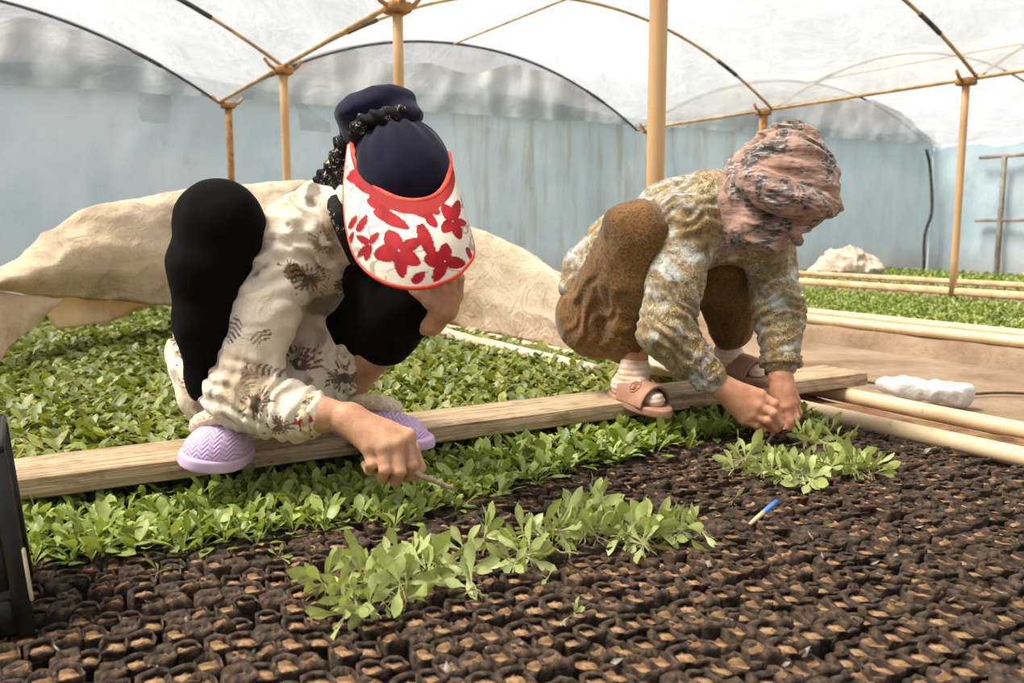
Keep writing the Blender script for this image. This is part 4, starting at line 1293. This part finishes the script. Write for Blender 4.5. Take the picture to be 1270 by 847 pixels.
v = Vol((.08, 2.48, .05), (1.16, 3.32, 1.0), .0034)
v.chain([pel, wst, chs, upc], [.11, .11, .12, .09], .05)
v.chain([upc, nck, at(945, 250, 2.80)], [.07, .055, .055], .03)
v.chain([pel, hipR, kneeR, ankR, at(790, 470, 2.86)], [.11, .10, .07, .036, .034], .03)
v.chain([pel, hipL, kneeL, ankL, at(903, 440, 3.11)], [.11, .10, .07, .036, .034], .03)
v.chain([at(786, 472, 2.88), at(812, 494, 2.77)], [.034, .026], .02); v.chain([at(900, 442, 3.13), at(930, 460, 3.04)], [.034, .026], .02)
v.chain([upc, shR, elR, wrR], [.08, .058, .046, .033], .025)
v.chain([upc, shL, elL, wrL], [.08, .055, .044, .031], .025)
v.ell(head, (.085, .105, .118), HA, .02)
v.ell(head + hfr * .035 - hup * .08, (.062, .066, .068), HA, .03)
v.cone(head + hfr * .10 - hup * .012, head + hfr * .122 - hup * .05, .010, .016, .012)
v.ell(head + hfr * .095 - hup * .085, (.026, .010, .008), HA, .006); v.ell(head + hfr * .093 - hup * .10, (.022, .010, .008), HA, .006)
for s in (-1, 1):
    v.ell(head + hfr * .098 + hrt * s * .035 - hup * .012, (.018, .010, .010), HA, .004, True)
    v.ell(head + hfr * .090 + hrt * s * .035 - hup * .012, (.014, .012, .012), HA, .003)
# right hand: back of the hand up, fingers reaching to the stem
def fingers(v, W, palm, prad, K, rs, kp=.02):
    for i, ch in enumerate(K):
        pts = [at(*q) for q in ch]; r = rs[i]
        v.cone(W + (pts[0] - W) * .15, pts[0], prad, r + .004, kp)
        for j in range(len(pts) - 1):
            v.cone(pts[j], pts[j + 1], r - .001 * j, r - .001 * (j + 1), .005)
        v.ell(pts[0] + [0, -.004, .004], (r * .8,) * 3, None, .008)
        v.ell(pts[1] + [0, -.002, .002], (r * .93,) * 3, None, .005)
W = at(893, 478, 2.665)
fingers(v, W, None, .030, [
    [(943, 490, 2.645), (960, 501, 2.63), (966, 516, 2.635), (962, 527, 2.65)],
    [(939, 504, 2.63), (958, 513, 2.62), (967, 526, 2.63), (962, 534, 2.645)],
    [(932, 515, 2.63), (951, 522, 2.62), (960, 530, 2.635), (955, 535, 2.65)],
    [(922, 520, 2.64), (938, 527, 2.63), (947, 532, 2.64), (944, 536, 2.655)]], [.0155, .0158, .0150, .0135], .022)
v.ell(at(920, 500, 2.655), (.050, .028, .034), None, .02)
v.chain([at(915, 490, 2.69), at(940, 505, 2.70), at(958, 520, 2.69), at(964, 531, 2.675)], [.020, .017, .015, .012], .007)
# left hand: hangs straight down behind, thumb and finger pinching the stem
W = wrL
fingers(v, W, None, .028, [
    [(981, 500, 2.71), (986, 518, 2.70), (978, 531, 2.695), (970, 538, 2.69)],
    [(974, 504, 2.70), (979, 523, 2.69), (972, 535, 2.685), (963, 541, 2.68)],
    [(967, 503, 2.715), (969, 521, 2.71), (964, 532, 2.70), (958, 538, 2.695)],
    [(986, 496, 2.735), (990, 512, 2.73), (985, 524, 2.725), (979, 530, 2.72)]], [.0150, .0150, .0140, .0130], .02)
v.ell(at(970, 488, 2.73), (.036, .030, .042), None, .02)
V, F = v.mesh(1)
part('body', V, F, SKIN2, p2)

# ---- ochre trousers
def ochre_mat():
    m, nt, out = new_mat('ochre_speckled_cloth'); g = NT(nt); v = g.obj()
    col = g.ramp(g.noise(v, 8, 4), (0.3, lin(98, 72, 38)), (0.7, lin(136, 102, 58)))
    sp = g.step(g.noise(v, 150, 4, .65, .8), .46, .60); col = g.mix(g.math('MULTIPLY', sp, .62), col, lin(38, 24, 14))
    rd = g.step(g.noise(v, 90, 3, .6), .56, .66); col = g.mix(g.math('MULTIPLY', rd, .5), col, lin(140, 62, 30))
    g.bsdf(out, col, .85, cloth_bump(g, v), spec=.15, sheen=.15)
    return m
OCHRE = ochre_mat()
v = Vol((.10, 2.62, .12), (1.05, 3.34, .92), .0045)
v.chain([pel, hipR], [.13, .125], .04); v.chain([hipR, kneeR], [.128, .104], .03)
v.chain([kneeR, at(786, 350, 2.83), at(784, 400, 2.865), at(786, 414, 2.87)], [.104, .095, .072, .060], .03)
v.chain([at(742, 405, 2.98), at(770, 425, 2.93)], [.10, .065], .05)
v.chain([pel, hipL, kneeL], [.12, .12, .10], .04)
v.chain([kneeL, at(905, 375, 3.06), at(906, 408, 3.09)], [.10, .088, .075], .03)
v.ell(at(785, 275, 2.79), (.085, .07, .04), None, .04)
sh_ax = ankR - kneeR
def f2(P):
    d = crumple(P, .0055, 9, 31, (1.3, 1.3, .7))
    d = d + ringfold(P, at(752, 300, 2.88), [.8, 0, .6], .032, .006, .09, 2)
    d = d + ringfold(P, at(745, 380, 2.92), [.9, 0, -.35], .045, .008, .12, 4)
    d = d + ringfold(P, at(790, 410, 2.8), [.2, 0, 1], .04, .005, .08, 6)
    return d
v.folds(f2)
V, F = v.mesh(1)
part('trousers', V, F, OCHRE, p2)
# loose fold of trouser cloth hanging behind the knee
P = catmull([at(762, 268, 2.86), at(744, 310, 2.88), at(728, 360, 2.90), at(722, 398, 2.93), at(742, 404, 2.92)], 30)
v = Vol(P.min(0) - .06, P.max(0) + .06, .004)
v.chain(P, np.interp(np.linspace(0, 1, 30), [0, .4, 1], [.020, .030, .012]), .01, (np.array([.6, .6, 0]), .55))
v.folds(lambda Q: .004 * np.sin(150 * (Q[:, 0] + .3 * Q[:, 2]) + 3 * vnoise(Q, 10, 2)))
V, F = v.mesh(1)
part('trouser_fold', V, F, OCHRE, p2)

# ---- marbled tunic
def marble_mat():
    m, nt, out = new_mat('marbled_tunic'); g = NT(nt); v = g.obj()
    n1 = g.noise(v, 9, 5, .62, .8); n2 = g.noise(g.obj((1, 1, 1), (.6, .3, .2)), 11, 5, .62, 1.0); n3 = g.noise(v, 38, 4, .6, .6)
    col = g.ramp(n3, (.3, lin(92, 78, 56)), (.55, lin(136, 118, 88)), (.75, lin(170, 156, 128)))
    col = g.mix(g.step(n1, .51, .63), col, g.ramp(n3, (.3, lin(150, 156, 160)), (.7, lin(206, 206, 200))))
    col = g.mix(g.step(n2, .50, .62), col, g.ramp(n3, (.3, lin(100, 78, 40)), (.7, lin(158, 128, 74))))
    dk = g.step(g.noise(v, 30, 6, .7, 1.4), .58, .66); col = g.mix(g.math('MULTIPLY', dk, .75), col, lin(66, 50, 36))
    vn = g.math('ABSOLUTE', g.math('SUBTRACT', g.noise(v, 46, 3, .6, 1.6), .5))
    vein = g.ramp(vn, (0.0, (1, 1, 1, 1)), (.035, (0, 0, 0, 1)))
    reg = g.step(g.noise(v, 10, 3), .46, .54)
    col = g.mix(g.math('MULTIPLY', g.math('MULTIPLY', vein, reg), .8), col, lin(226, 208, 160))
    g.bsdf(out, col, .8, cloth_bump(g, v), .05, spec=.2, sheen=.2)
    return m
MARB = marble_mat()
v = Vol((.06, 2.50, .14), (1.16, 3.34, 1.0), .0042)
v.chain([at(755, 350, 3.12), wst, chs, upc], [.12, .145, .150, .115], .06)
v.cone(upc, nck, .10, .07, .03)
v.chain([upc, shR, at(836, 350, 2.73), elR], [.11, .090, .082, .082], .035)
v.chain([elR, at(852, 442, 2.675), at(880, 466, 2.668)], [.082, .066, .050], .025)
v.chain([upc, shL, elL, at(968, 445, 2.77)], [.11, .085, .072, .060], .035)
v.chain([at(868, 300, 2.82), at(935, 300, 2.86)], [.07, .07], .06)
# back tail of the tunic
v.chain([at(760, 300, 3.12), at(725, 330, 3.10), at(708, 356, 3.06)], [.09, .065, .040], .04)
arm = elR - shR; fore = wrR - elR
def f3(P):
    d = crumple(P, .0055, 9, 51, (1, 1, .85))
    d = d + ringfold(P, elR + [.02, 0, .01], unit(arm) - .4 * unit(fore), .036, .009, .11, 2)
    d = d + ringfold(P, elR * .4 + wrR * .6, fore, .030, .006, .08, 3)
    d = d + ringfold(P, shR, unit(arm) + [.6, 0, 0], .045, .007, .12, 4)
    d = d + ringfold(P, elL, elL - shL, .036, .008, .13, 5)
    d = d + ringfold(P, chs + [-.05, -.05, .1], [.7, 0, -.6], .06, .005, .14, 6)
    return d
v.folds(f3)
V, F = v.mesh(1)
part('tunic', V, F, MARB, p2)
def cuff(c, ax, r, name='cuff'):
    ax = unit(ax); cx_, cy_, _ = frame_of(ax); ang = np.linspace(0, 2 * math.pi, 44, endpoint=False); rows = []
    for q, rr in ((-.002, .92), (.002, 1.05), (.014, 1.0), (.026, 1.10), (.036, 1.04), (.037, .8)):
        rad = r * rr * (1 + .05 * np.sin(ang * 14 + q * 60) + .03 * np.sin(ang * 5))
        rows.append(c + ax * q + rad[:, None] * (np.cos(ang)[:, None] * cx_ + np.sin(ang)[:, None] * cy_))
    part(name, np.array(rows).transpose(1, 0, 2).reshape(-1, 3), grid_faces(44, 6, True), MARB, p2)
cuff(at(871, 460, 2.668), fore, .052); cuff(at(968, 441, 2.775), wrL - elL, .062)

# ---- headscarf
def scarf_mat():
    m, nt, out = new_mat('pink_patterned_scarf'); g = NT(nt)
    tc = g.n('ShaderNodeTexCoord'); mp = g.n('ShaderNodeMapping'); mp.inputs['Rotation'].default_value = (0, .45, .2); mp.inputs['Scale'].default_value = (.28, .6, 1.35)
    nt.links.new(tc.outputs['Object'], mp.inputs['Vector']); v = mp.outputs[0]; w = g.obj()
    col = g.ramp(g.noise(v, 30, 5, .6, .4), (.3, lin(112, 86, 74)), (.5, lin(154, 121, 106)), (.8, lin(184, 154, 138)))
    z = g.step(g.noise(w, 12, 4, .6, .8), .49, .58)
    st = g.noise(v, 70, 4, .65, .8)
    pat = g.ramp(st, (.36, lin(30, 27, 27)), (.52, lin(92, 84, 80)), (.66, lin(196, 186, 178)))
    col = g.mix(z, col, pat)
    thin = g.step(g.noise(v, 62, 5), .56, .64); col = g.mix(g.math('MULTIPLY', thin, .6), col, lin(70, 48, 40))  # dark streaks along the wrap: fold shade painted into the colour
    g.bsdf(out, col, .75, g.bump(g.noise(v, 26, 4, .5, .6), .55, .012), spec=.2, sheen=.2)
    return m
PINK = scarf_mat()
v = Vol((.56, 2.48, .60), (1.12, 3.05, 1.04), .0034)
c0 = at(970, 222, 2.77)
v.ell(c0, (.132, .150, .150), HA, .02)
v.ell(at(993, 240, 2.72), (.095, .10, .095), HA, .04)
v.ell(at(975, 272, 2.74), (.085, .09, .055), HA, .03)
wrap = catmull([at(918, 215, 2.80), at(934, 226, 2.68), at(962, 243, 2.625), at(995, 252, 2.61), at(1025, 255, 2.66), at(1036, 258, 2.73)], 24)
v.chain(wrap, np.interp(np.linspace(0, 1, 24), [0, .25, .6, 1], [.030, .040, .034, .018]), .012)
v.chain(catmull([at(930, 205, 2.70), at(950, 222, 2.64), at(985, 236, 2.61), at(1012, 262, 2.63)], 14), [.016] * 14, .008)
def hit(px, py, c, R, A, push=0.0):
    o = np.array([0, 0, CAMH]); d = at(px, py, 2.0) - o
    q0 = (A @ (o - c)) / R; q1 = (A @ d) / R
    a_, b_, c_ = q1 @ q1, 2 * q0 @ q1, q0 @ q0 - 1
    dis = b_ * b_ - 4 * a_ * c_
    t_ = (-b_ - math.sqrt(max(dis, 0))) / (2 * a_)
    return o + d * t_ + push * unit(d)
HR = np.array([.132, .150, .150])
for (pl, r_) in (([(927, 205), (934, 184), (955, 166), (985, 161), (1012, 174), (1028, 200)], .020), ([(924, 215), (942, 196), (972, 184), (1004, 190), (1030, 214)], .024),
                 ([(926, 224), (950, 210), (985, 206), (1015, 220), (1032, 240)], .020),
                 ([(922, 238), (945, 258), (980, 268), (1015, 268)], .018), ([(926, 258), (950, 276), (985, 282)], .016)):
    P = catmull([hit(x, y, c0, HR, HA, .010) for (x, y) in pl], 14)
    v.chain(P, [r_ * (.6 + .4 * math.sin(math.pi * (.1 + .8 * q / 13))) for q in range(14)], .004, (np.array([.3, -1, .2]), .75))
v.chain([at(925, 215, 2.80), at(912, 255, 2.80), at(905, 285, 2.80)], [.065, .072, .055], .03)
v.chain([at(918, 222, 2.86), at(900, 250, 2.85), at(895, 285, 2.82), at(905, 302, 2.79)], [.05, .062, .060, .040], .02)
v.chain([at(930, 240, 2.76), at(930, 285, 2.73), at(960, 298, 2.70)], [.06, .05, .03], .03)
v.chain([at(985, 285, 2.68), at(988, 298, 2.67)], [.022, .012], .015)
wd = unit(at(1036, 262, 2.7) - at(918, 210, 2.7)); nd = unit(np.array([-wd[2], 0, wd[0]])).astype(np.float32)
def f4(P):
    t = P @ nd; lo_ = np.clip((np.float32(at(900, 250, 2.8)[0] + .06) - P[:, 0]) / .05, 0, 1)
    Q = np.stack([(P @ wd.astype(np.float32)) * .22, P[:, 1] * .5, t], -1)
    d = (crumple(Q, .0070, 30, 8) + .6 * crumple(Q, .0075, 14, 12)) * (1 - lo_)
    d = d + lo_ * crumple(np.stack([P[:, 0], P[:, 1] * .5, P[:, 2] * .22], -1), .005, 26, 4)
    return d
v.folds(f4)
V, F = v.mesh(1)
part('headscarf', V, F, PINK, p2)

# ---- socks and slides
SOCK = simple('cream_sock', lin(206, 178, 158), lin(232, 210, 192), 30, .95, .6, 160, bdist=.003)
SLIDE = simple('brown_pink_slide', lin(150, 108, 88), lin(174, 130, 108), 14, .6, .15, 120)
EMB = simple('slide_emblem', lin(140, 92, 76), lin(158, 108, 90), 40, .5)
WHITE = simple('white_mark', lin(236, 228, 220), None, rough=.6)
def slide(ank, heel, toe, up, wid, detailed):
    f = toe - heel; L = np.linalg.norm(f); f = f / L; upv = perp(f, up); sd = np.cross(f, upv); A = np.stack([sd, f, upv]); c = (heel + toe) / 2
    lo, hi = np.minimum(heel, toe) - .13, np.maximum(heel, toe) + .20
    so = Vol(lo, hi, .0034)
    so.ell(c + f * L * .08, (wid, L * .54, .25), A, .0); so.ell(c - f * L * .2, (wid * .82, L * .36, .25), A, .02)
    so.cut(c - upv * .016, upv, .008); so.cut(c + upv * .014, -upv, .008)
    s = part('slide', *so.mesh(1), SLIDE, p2, label='brown pink slide sandal')
    st = Vol(lo, hi, .0034); pc = c + f * L * .12
    st.ell(pc + upv * .0, (wid * 1.02, .5, .080), A, .0)
    st.ell(pc - upv * .002, (wid * .90, .6, .070), A, .004, True)
    st.cut(pc + upv * .006, upv, .003); st.cut(pc - f * .072 , f + upv * .35, .004); st.cut(pc + f * .062, -f + upv * .15, .004)
    part('strap', *st.mesh(1), SLIDE, s)
    if detailed:
        side = -1.0 if sd[1] > 0 else 1.0                    # the flank of the strap that shows
        def on(a_, b_, lift=.0005):                          # a_: angle over the strap, b_: along the foot
            ph = side * a_
            p = pc + sd * wid * 1.02 * math.sin(ph) + upv * .080 * math.cos(ph) + f * b_
            return p + lift * unit(sd * math.sin(ph) / wid + upv * math.cos(ph) / .08)
        A0_ = .62
        ring = [on(A0_ + .30 * math.cos(t), .022 * math.sin(t)) for t in np.linspace(0, 2 * math.pi, 33)]
        V, F = tube(ring, .0024, 6, False); part('emblem_ring', V, F, EMB, s, label='embossed round emblem on the strap')
        for q in (-.6, 0, .6):
            P = [on(A0_ + .20 * k_, .010 * q + .005 * math.sin(k_ * 4)) for k_ in np.linspace(-1, 1, 7)]
            V, F = tube(P, .0020, 6); part('emblem_stroke', V, F, EMB, s)
        P = [on(A0_ - .42 + .04 * k_, -.014 + .012 * k_) for k_ in (-1, 0, 1)]
        V, F = tube(P, .0032, 6); part('white_dash', V, F, WHITE, s)
    k = Vol(np.minimum(lo, ank - .08), np.maximum(hi, ank + .1), .0036)
    k.chain([ank + [0, 0, .0], ank - [0, 0, .03], c - f * L * .28 + upv * .045], [.044, .045, .046], .02)
    k.chain([c - f * L * .30 + upv * .036, c + f * L * .05 + upv * .034, c + f * L * .36 + upv * .028], [.034, .034, .029], .02)
    k.cone(ank - [0, 0, .02], c - f * L * .02 + upv * .042, .046, .034, .02)
    k.cut(c + upv * .014, upv, .004)
    k.folds(lambda P: .0013 * np.sin(P[:, 2] * 330 + 4 * vnoise(P, 14, 3)))
    part('sock', *k.mesh(1), SOCK, p2, label='cream sock')
slide(at(787, 450, 2.88), at(762, 487, 2.96), at(822, 511, 2.72), np.array([.1, -.25, 1.0]), .060, True)
slide(at(903, 432, 3.12), at(893, 455, 3.20), at(945, 474, 2.98), np.array([.0, -.15, 1.0]), .056, False)
# small digging blade between her fingers
P = [at(968, 524, 2.68), at(960, 536, 2.675), at(948, 553, 2.665)]
V, F = tube(catmull(P, 8), [.005, .0055, .0055, .005, .005, .0045, .004, .003], 8)
solo('digging_stick', V, F, bpy.data.materials['grey_stick'], 'short thin stick pinched between the fingers of the person in the pink scarf', 'stick')
# ================================================================== uprooted seedlings in heaps
hr = np.random.default_rng(77)
def root_mesh(r):
    mb = MB()
    for _ in range(4):
        P = [np.zeros(3)]
        d = unit([r.normal(0, .6), r.normal(0, .6), -1])
        for q in range(3): P.append(P[-1] + d * .010 + r.normal(0, .003, 3))
        V, F = tube(P, np.linspace(.0012, .0005, 4), 5); mb.add(V, F)
    return mesh_data('roots', mb.verts(), mb.F, ROOT)
ROOTS = [root_mesh(hr) for _ in range(4)]
LOOSE = [k for k in range(24) if k % 4 < 2]
def loose(p, label, group, lean, az, size, nleaf):
    """a pulled seedling lying over: the stem axis leans by `lean` towards azimuth az"""
    o = bpy.data.objects.new('uprooted_seedling', None); o.empty_display_size = .01
    C.objects.link(o); o.location = tuple(float(q) for q in p); o.scale = (size,) * 3
    q = Vector((math.sin(lean) * math.cos(az), math.sin(lean) * math.sin(az), math.cos(lean))).to_track_quat('Z', 'Y')
    o.rotation_mode = 'QUATERNION'; o.rotation_quaternion = q
    put(o, label, 'seedling', group)
    for i in range(nleaf):
        c = bpy.data.objects.new('leaf', PALE[int(hr.choice([1, 2, 2, 0])) + 4 * int(hr.integers(0, 6))]); C.objects.link(c); c.parent = o
        c.rotation_euler = (hr.normal(0, .3), hr.normal(0, .2), i * 2.4 + hr.normal(0, .4)); s = hr.uniform(.75, 1.15); c.scale = (s, s * 1.05, s)
    c = bpy.data.objects.new('roots', ROOTS[int(hr.integers(0, 4))]); C.objects.link(c); c.parent = o
    return o
def heap(pts, label, group, spread, layers):
    for (x, y, k) in pts:
        for _ in range(2 * k):
            b = gp(x + hr.normal(0, spread[0]), y + 14 + hr.normal(0, spread[1]), 0)
            b[2] = .014 + hr.random() * layers * .7
            loose(b, label, group, hr.uniform(.9, 1.75), hr.uniform(0, 6.28), hr.uniform(.85, 1.3), int(hr.integers(5, 8)))
heap([(445, 720, 4), (480, 735, 4), (500, 708, 4), (535, 715, 3), (405, 735, 1), (425, 755, 2), (455, 760, 1), (580, 728, 1)], 'pulled pale green seedling in the heap nearest the camera', 'heap of pulled seedlings nearest the camera', (12, 7), .045)
heap([(600, 680, 2), (650, 685, 3), (690, 668, 4), (720, 650, 5), (750, 655, 4), (735, 632, 3), (790, 665, 4), (825, 660, 4), (845, 655, 2)], 'pulled green seedling in the long heap in the middle of the bags', 'long heap of pulled seedlings in the middle', (11, 6), .045)
heap([(925, 575, 3), (955, 580, 4), (985, 580, 4), (1000, 590, 2)], 'pulled leafy seedling in the heap below the pink-scarfed person\'s hands', 'heap of pulled seedlings below the hands', (9, 5), .05)
heap([(1030, 577, 3), (1055, 575, 4), (1080, 576, 2)], 'pulled pale seedling in the bundle right of the hands', 'bundle of pulled seedlings right of the hands', (7, 3), .03)
heap([(1020, 535, 2), (1000, 540, 2), (1040, 540, 1)], 'green seedling by the end of the cream pipe', 'seedlings by the pipe end', (8, 3), .02)
for (x, y, lab) in ((680, 716, 'single small pulled seedling lying in front of the middle heap'), (196, 710, 'single wilted sprout lying on the bags at the left'), (345, 690, 'single fallen leaf sprout at the edge of the standing seedlings'),
                    (908, 622, 'tiny pale sprout lying left of the blue marker'), (712, 760, 'small green sprout among the front bags')):
    loose(gp(x, y, .015), lab, None, .9, hr.uniform(0, 6.28), .55, 4)
# ---- blue tipped stick on the bags
A0, A1 = gp(930, 650, .012), gp(963, 622, .03)
m_ = A0 + (A1 - A0) * .5
t = thing('marker_stick', 'short blue and tan stick lying on the bags', 'stick', A0)
V, F = tube([A0, A0 + (m_ - A0) * .5, m_], [.004, .0055, .0058], 10); part('tan_end', V, F, simple('tan_plastic', lin(196, 160, 118), lin(214, 180, 140), 20, .5), t)
V, F = tube([m_, m_ + (A1 - m_) * .5, A1], [.0062, .0062, .0058], 10); part('blue_end', V, F, simple('blue_plastic', lin(64, 104, 190), lin(96, 136, 214), 20, .4), t)
# ---- scraps of torn film lying on the bags
SCRAP = simple('torn_grey_film', lin(112, 102, 94), lin(176, 164, 152), 40, .4, .3, 120, transl=.2, spec=.5)
for (x, y, s) in ((70, 805, 11), (185, 750, 9), (232, 770, 9), (245, 720, 9), (190, 828, 10), (555, 830, 15), (605, 805, 10), (648, 800, 12), (765, 822, 15), (700, 775, 8), (905, 770, 9), (1000, 810, 12), (975, 826, 10), (1140, 655, 10), (1085, 700, 9),
                  (1110, 690, 9), (880, 700, 11), (1005, 665, 10), (1020, 690, 9), (850, 720, 8), (935, 690, 12), (1225, 800, 9), (1060, 770, 8), (1180, 745, 9), (1150, 560, 9), (780, 605, 8), (752, 598, 7), (470, 690, 6), (128, 690, 6)):
    c = gp(x, y, .012); k = s * c[1] / 1080
    a = hr.uniform(0, 6.28); d = np.array([math.cos(a), math.sin(a), hr.uniform(.1, .9)]) * k; e = np.array([-math.sin(a), math.cos(a), hr.uniform(-.3, .5)]) * k * .45
    V = []
    for q in (-1, -.3, .4, 1):
        w = max(.06, 1 - abs(q + .25)) * hr.uniform(.6, 1.3)
        V += [c + d * q * .6 - e * w + [0, 0, .004 * q * q], c + d * q * .6 + e * w + [0, 0, .006 * (1 - q * q)]]
    o = solo('film_scrap', np.array(V), [(0, 1, 3, 2), (2, 3, 5, 4), (4, 5, 7, 6)], SCRAP, 'small scrap of torn greyish film lying on the grow bags', 'film scrap', 'film scraps on the bags')
    md = o.modifiers.new('thickness', 'SOLIDIFY'); md.thickness = .0004
# ---- white rolled plastic on the path
WPL = simple('white_plastic', lin(206, 204, 202), lin(226, 224, 222), 20, .4, .6, 50, bdist=.01, transl=.15)
b0, b1 = gp(1092, 478, -.06), gp(1192, 488, -.06)
v = Vol(np.minimum(b0, b1) - .12, np.maximum(b0, b1) + .12, .006)
v.chain([b0 + (b1 - b0) * q for q in (0, .35, .7, 1)], [.028, .042, .045, .05], .02)
ax_ = unit(b1 - b0)
v.folds(lambda P: crumple(P, .012, 9, 5) + .002 * np.sin((P - b0.astype(np.float32)) @ ax_.astype(np.float32) * 90))
solo('plastic_roll', *v.mesh(1), WPL, 'crumpled white plastic roll lying on the path beyond the plank', 'plastic')
P = catmull([gp(1075, 474, -.10), gp(1110, 478, -.10), gp(1150, 490, -.11), gp(1200, 489, -.11), gp(1240, 487, -.11), gp(1300, 489, -.11)], 30)
V, F = tube(P, .007, 8); solo('path_hose', V, F, simple('dark_hose', lin(60, 46, 34), lin(88, 68, 50), 20, .7), 'thin dark hose lying across the path', 'hose')
# ---- heap of crumpled sacking by the far wall
c = gp(1050, 342, .0)
SACK = simple('pale_sacking', lin(168, 150, 132), lin(206, 190, 172), 5, .85, .5, 14, bdist=.05)
v = Vol(c - [.75, .6, .15], c + [.75, .6, .62], .016)
v.ell(c + [0, 0, .12], (.42, .32, .22), None, .05); v.ell(c + [-.05, 0, .24], (.24, .22, .16), None, .08); v.ell(c + [.22, 0, .08], (.28, .25, .14), None, .08); v.ell(c + [-.3, 0, .04], (.22, .2, .12), None, .08)
v.cut(c + [0, 0, .0], (0, 0, 1), .01)
v.folds(lambda P: crumple(P, .035, 5.5, 9), .1)
solo('sack_heap', *v.mesh(1), SACK, 'pale crumpled heap of sacking near the far wall', 'sacking')
# ---- black crate at the left edge
CRATE = simple('black_crate_plastic', lin(10, 10, 11), lin(26, 25, 25), 14, .45, .25, 60, spec=.4)
WORN = simple('pale_worn_edge', lin(168, 148, 122), lin(205, 188, 160), 30, .8)
c0 = gp(33, 783, .005)
ey = unit(np.array([-.56, 1.0, 0])); ex = unit(np.array([-1.0, -.56, 0])); tl = .30
ez = unit(np.array([-.13, 0.06, 1.0])); 
t = thing('harvest_crate', 'black slatted plastic crate cut off by the left edge', 'crate', c0)
LX, LY, LZ = .34, .26, .31
def cb(a, b, c_, ha, hb, hc, name, mat=CRATE, bev=.004):
    V, F = obox(c0 + ex * a + ey * b + ez * c_, ex * ha, ey * hb, ez * hc, bev); part(name, V, F, mat, t)
for (a, b) in ((0, 0), (LX, 0), (0, LY), (LX, LY)): cb(a, b, LZ / 2, .014, .014, LZ / 2, 'corner_post')
for z, h in ((.03, .03), (.115, .040), (.205, .040), (.29, .036)):
    cb(LX / 2, 0, z, LX / 2, .006, h, 'slat'); cb(LX / 2, LY, z, LX / 2, .006, h, 'slat'); cb(0, LY / 2, z, .006, LY / 2, h, 'slat'); cb(LX, LY / 2, z, .006, LY / 2, h, 'slat')
for q in (.25, .5, .75): cb(LX * q, 0, LZ / 2, .008, .008, LZ / 2, 'upright'); cb(0, LY * q, LZ / 2, .008, .008, LZ / 2, 'upright')
cb(LX / 2, LY / 2, .006, LX / 2, LY / 2, .005, 'base')
cb(LX / 2, 0, LZ + .004, LX / 2 + .012, .013, .008, 'rim'); cb(0, LY / 2, LZ + .004, .013, LY / 2 + .012, .008, 'rim')
cb(LX / 2, LY, LZ + .004, LX / 2 + .012, .013, .008, 'rim'); cb(LX, LY / 2, LZ + .004, .013, LY / 2 + .012, .008, 'rim')
cb(-.016, -.010, .10, .003, .006, .045, 'worn_patch', WORN, .002)
